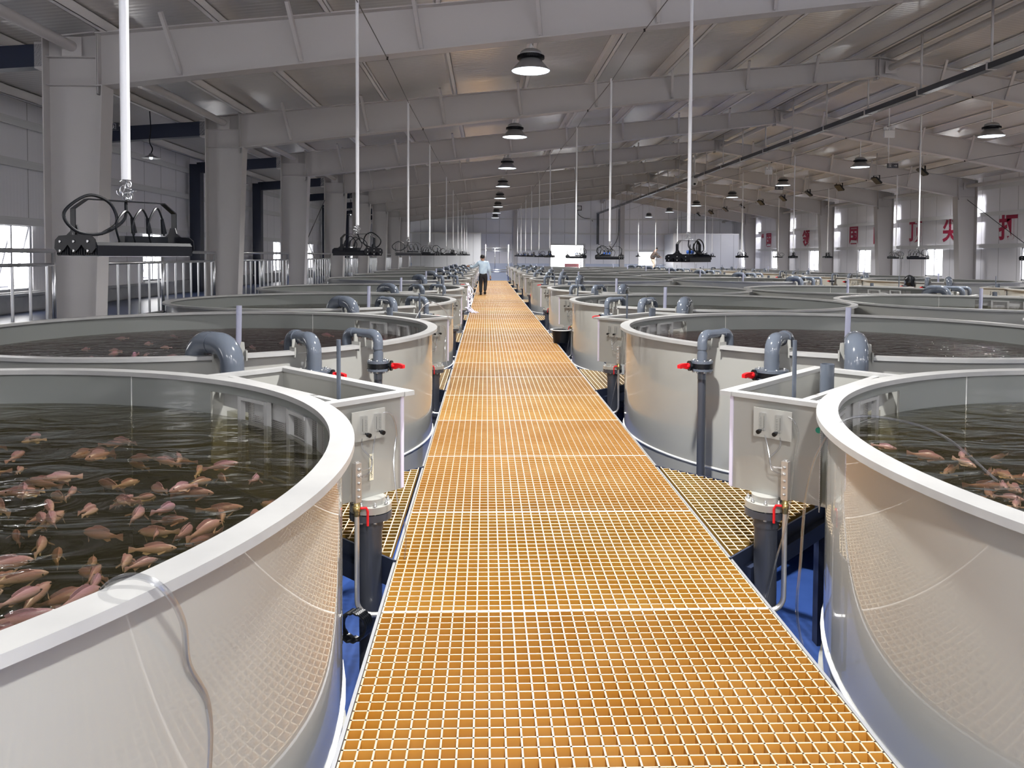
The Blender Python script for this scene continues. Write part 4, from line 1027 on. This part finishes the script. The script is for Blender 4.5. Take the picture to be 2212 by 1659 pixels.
def walking_man():
    r = empty('person', (0,0,0), 0, 'man in a pale blue shirt and black trousers walking away, left arm reaching out', 'person')
    Z = 1.0; Y = 33.1; X = -.13
    def q(x, y, z, rr): return (X+x, Y+y, Z+z, rr)
    # body (skin): head, neck, torso core, arms to wrists, legs
    body = [[q(0,0,.93,.10), q(0,0,1.12,.10), q(0,0,1.32,.11), q(-.0,.02,1.44,.055), q(-.02,.04,1.50,.05), q(-.03,.05,1.56,.075), q(-.03,.05,1.63,.088), q(-.03,.045,1.69,.06)],
            [('@',2), q(-.17,0,1.38,.05), q(-.31,.08,1.25,.036), q(-.43,.22,1.18,.028), q(-.60,.34,1.225,.022), q(-.66,.37,1.235,.026)],
            [('@',2), q(.17,0,1.37,.05), q(.25,-.04,1.12,.036), q(.29,.06,.93,.028), q(.31,.12,.80,.021), q(.31,.13,.75,.026)],
            [('@',0), q(-.09,0,.86,.07), q(-.10,.03,.50,.048), q(-.10,-.05,.10,.033)],
            [('@',0), q(.09,0,.86,.07), q(.10,.05,.50,.048), q(.08,-.20,.20,.033)]]
    b = skin_obj('body', body, 'skin', r)
    # fingers
    for (hx, hy, hz, dx, dy, dz) in ((-.66,.37,1.235,-1,.35,.12), (.31,.13,.75,.0,.15,-1)):
        d = Vector((dx,dy,dz)).normalized(); sd = d.cross(Vector((0,1,0))).normalized() if abs(d.y) < .9 else Vector((1,0,0))
        for k, ln in enumerate((.062,.072,.068,.052)):
            base = Vector((X+hx,Y+hy,Z+hz))+sd*(k-1.5)*.018+d*.01
            m = MB(); m.tube([base, base+d*ln*.5, base+d*ln*.85+Vector((0,0,-.012))], [.0085,.008,.006], 7); o = m.build('finger', 'skin', b)
        m = MB(); base = Vector((X+hx,Y+hy,Z+hz))-d*.01; m.tube([base, base+sd*.035+d*.02, base+sd*.045+d*.05], [.010,.009,.007], 7); m.build('thumb', 'skin', b)
    shirt = [[q(0,0,.86,(.135,.11)), q(0,0,.95,(.15,.115)), q(0,0,1.08,(.155,.115)), q(0,.0,1.25,(.175,.12)), q(0,.01,1.36,(.16,.10)), q(-.01,.03,1.44,(.07,.065))],
             [('@',4), q(-.17,.0,1.38,.078), q(-.31,.08,1.25,.062), q(-.43,.22,1.18,.050), q(-.585,.325,1.222,.038)],
             [('@',4), q(.17,0,1.37,.078), q(.25,-.04,1.12,.060), q(.29,.06,.93,.050), q(.308,.11,.82,.036)]]
    skin_obj('shirt', shirt, 'shirt', r)
    tr = [[q(0,0,1.04,(.12,.10)), q(0,0,.90,(.135,.11))],
          [('@',1), q(-.085,0,.78,.095), q(-.10,.03,.48,.068), q(-.10,-.05,.07,.052)],
          [('@',1), q(.085,0,.78,.095), q(.10,.05,.50,.068), q(.08,-.21,.17,.050)]]
    skin_obj('trousers', tr, 'trousers', r)
    for a, b_, c in (((-.10,-.09,.045),(-.10,.12,.035),.0), ((.08,-.25,.16),(.085,-.13,.03),.0)):
        skin_obj('shoe', [[q(*a,.045), q(*[(a[i]+b_[i])/2 for i in range(3)],.048), q(*b_,.036)]], 'black', r)
    m = MB(); m.lathe([(0,.10),(.05,.094),(.085,.06),(.097,.01),(.094,-.04),(.075,-.075),(.05,-.085)], 20, 0, (X-.03, Y+.04, Z+1.635))
    m.build('hair', 'hair', r)
    for sg in (-1,1): m = MB(); m.lathe([(0,.012),(.016,.006),(.018,-.006),(0,-.012)], 10, 0, (X-.03+sg*.094, Y+.05, Z+1.615)); m.build('ear', 'skin', b)
    m = MB(); m.tube([(X-.03,Y+.135,Z+1.63),(X-.03,Y+.155,Z+1.60),(X-.03,Y+.138,Z+1.59)],[.008,.014,.008],8); m.build('nose', 'skin', b)
    m = MB(); m.cyl((X-.065,Y+.130,Z+1.645),(X-.062,Y+.138,Z+1.645),.010,8); m.cyl((X+.005,Y+.130,Z+1.645),(X+.002,Y+.138,Z+1.645),.010,8); m.build('eyes', 'black', b)
    m = MB(); m.beam((X-.055,Y+.128,Z+1.565),(X-.005,Y+.128,Z+1.565),.012,.008); m.build('mouth', 'red', b)
walking_man()
m = MB(); m.box(-.02,.02,-.02,.02,-.06,.06); tag(m.build('phone_pouch', 'black', loc=(.19, 33.26, 1.68)), 'small dark object held in the walking man\'s right hand', 'pouch')
def far_worker():
    r = empty('person', (0,0,0), 0, 'worker in a dark brown top bending by the far end window', 'person')
    X, Y, Z = 12.05, 55.2, 1.72
    def q(x, y, z, rr): return (X+x, Y+y, Z+z, rr)
    body = [[q(0,0,.80,.10), q(.0,0,1.0,.11), q(.06,0,1.25,.11), q(.16,0,1.38,.055), q(.22,0,1.44,.07), q(.24,0,1.52,.085), q(.25,0,1.58,.06)],
            [('@',2), q(.15,-.15,1.2,.05), q(.32,-.2,1.02,.036), q(.52,-.15,.92,.028)], [('@',2), q(.1,.18,1.2,.05), q(.3,.2,1.0,.036), q(.5,.1,.9,.028)],
            [('@',0), q(-.0,-.1,.72,.07), q(.05,-.1,.4,.05), q(.0,-.1,.05,.035), q(.1,-.1,.03,.03)], [('@',0), q(.0,.1,.72,.07), q(.12,.1,.4,.05), q(.1,.1,.05,.035), q(.2,.1,.03,.03)]]
    b = skin_obj('body', body, 'skin', r)
    for sg, (hx, hy, hz) in ((1,(.55,-.14,.905)), (-1,(.53,.1,.885))):
        for k in range(4):
            m = MB(); m.tube([(X+hx-.02,Y+hy+(k-1.5)*.018,Z+hz),(X+hx+.05,Y+hy+(k-1.5)*.02,Z+hz-.02),(X+hx+.07,Y+hy+(k-1.5)*.02,Z+hz-.05)],[.009,.008,.006],6); m.build('finger', 'skin', b)
        m = MB(); m.tube([(X+hx-.03,Y+hy,Z+hz),(X+hx,Y+hy-.045*sg,Z+hz+.01),(X+hx+.03,Y+hy-.05*sg,Z+hz)],[.01,.009,.007],6); m.build('thumb', 'skin', b)
    skin_obj('sweater', [[q(-.02,0,.74,(.19,.15)), q(-.04,0,.95,(.23,.17)), q(.03,0,1.2,(.2,.15)), q(.12,0,1.34,(.09,.08))],
             [('@',2), q(.15,-.16,1.2,.085), q(.32,-.2,1.02,.065), q(.5,-.15,.92,.05)], [('@',2), q(.1,.18,1.2,.085), q(.3,.2,1.0,.065), q(.48,.1,.9,.05)]], 'brown', r)
    skin_obj('trousers', [[q(0,0,.85,(.15,.12)), q(0,0,.75,(.15,.12))], [('@',1), q(0,-.1,.65,.09), q(.05,-.1,.4,.07), q(.0,-.1,.08,.055)], [('@',1), q(0,.1,.65,.09), q(.12,.1,.4,.07), q(.1,.1,.08,.055)]], 'paleblue', r)
    m = MB(); m.lathe([(0,.10),(.06,.09),(.095,.04),(.10,-.02),(.08,-.07)], 16, 0, (X+.235, Y, Z+1.53)); m.build('hair', 'hair', r)
far_worker()
r = empty('work_platform', (0,0,0), 0, 'pale low work platform under the far worker', 'platform')
m = MB(); m.box(11.3,13.0,54.8,55.6,1.66,1.72); m.build('deck', 'whitep', r)
for X in (11.35,12.95):
    for Y in (54.85,55.55): m = MB(); m.cyl((X,Y,0),(X,Y,1.66),.03,8); m.build('leg', 'chrome', r)
m = MB(); m.cyl((11.35,54.85,1.72),(11.35,54.85,2.5),.02,8); m.cyl((11.35,54.85,2.1),(12.9,54.85,2.1),.018,8); m.build('guard_bar', 'chrome', r)
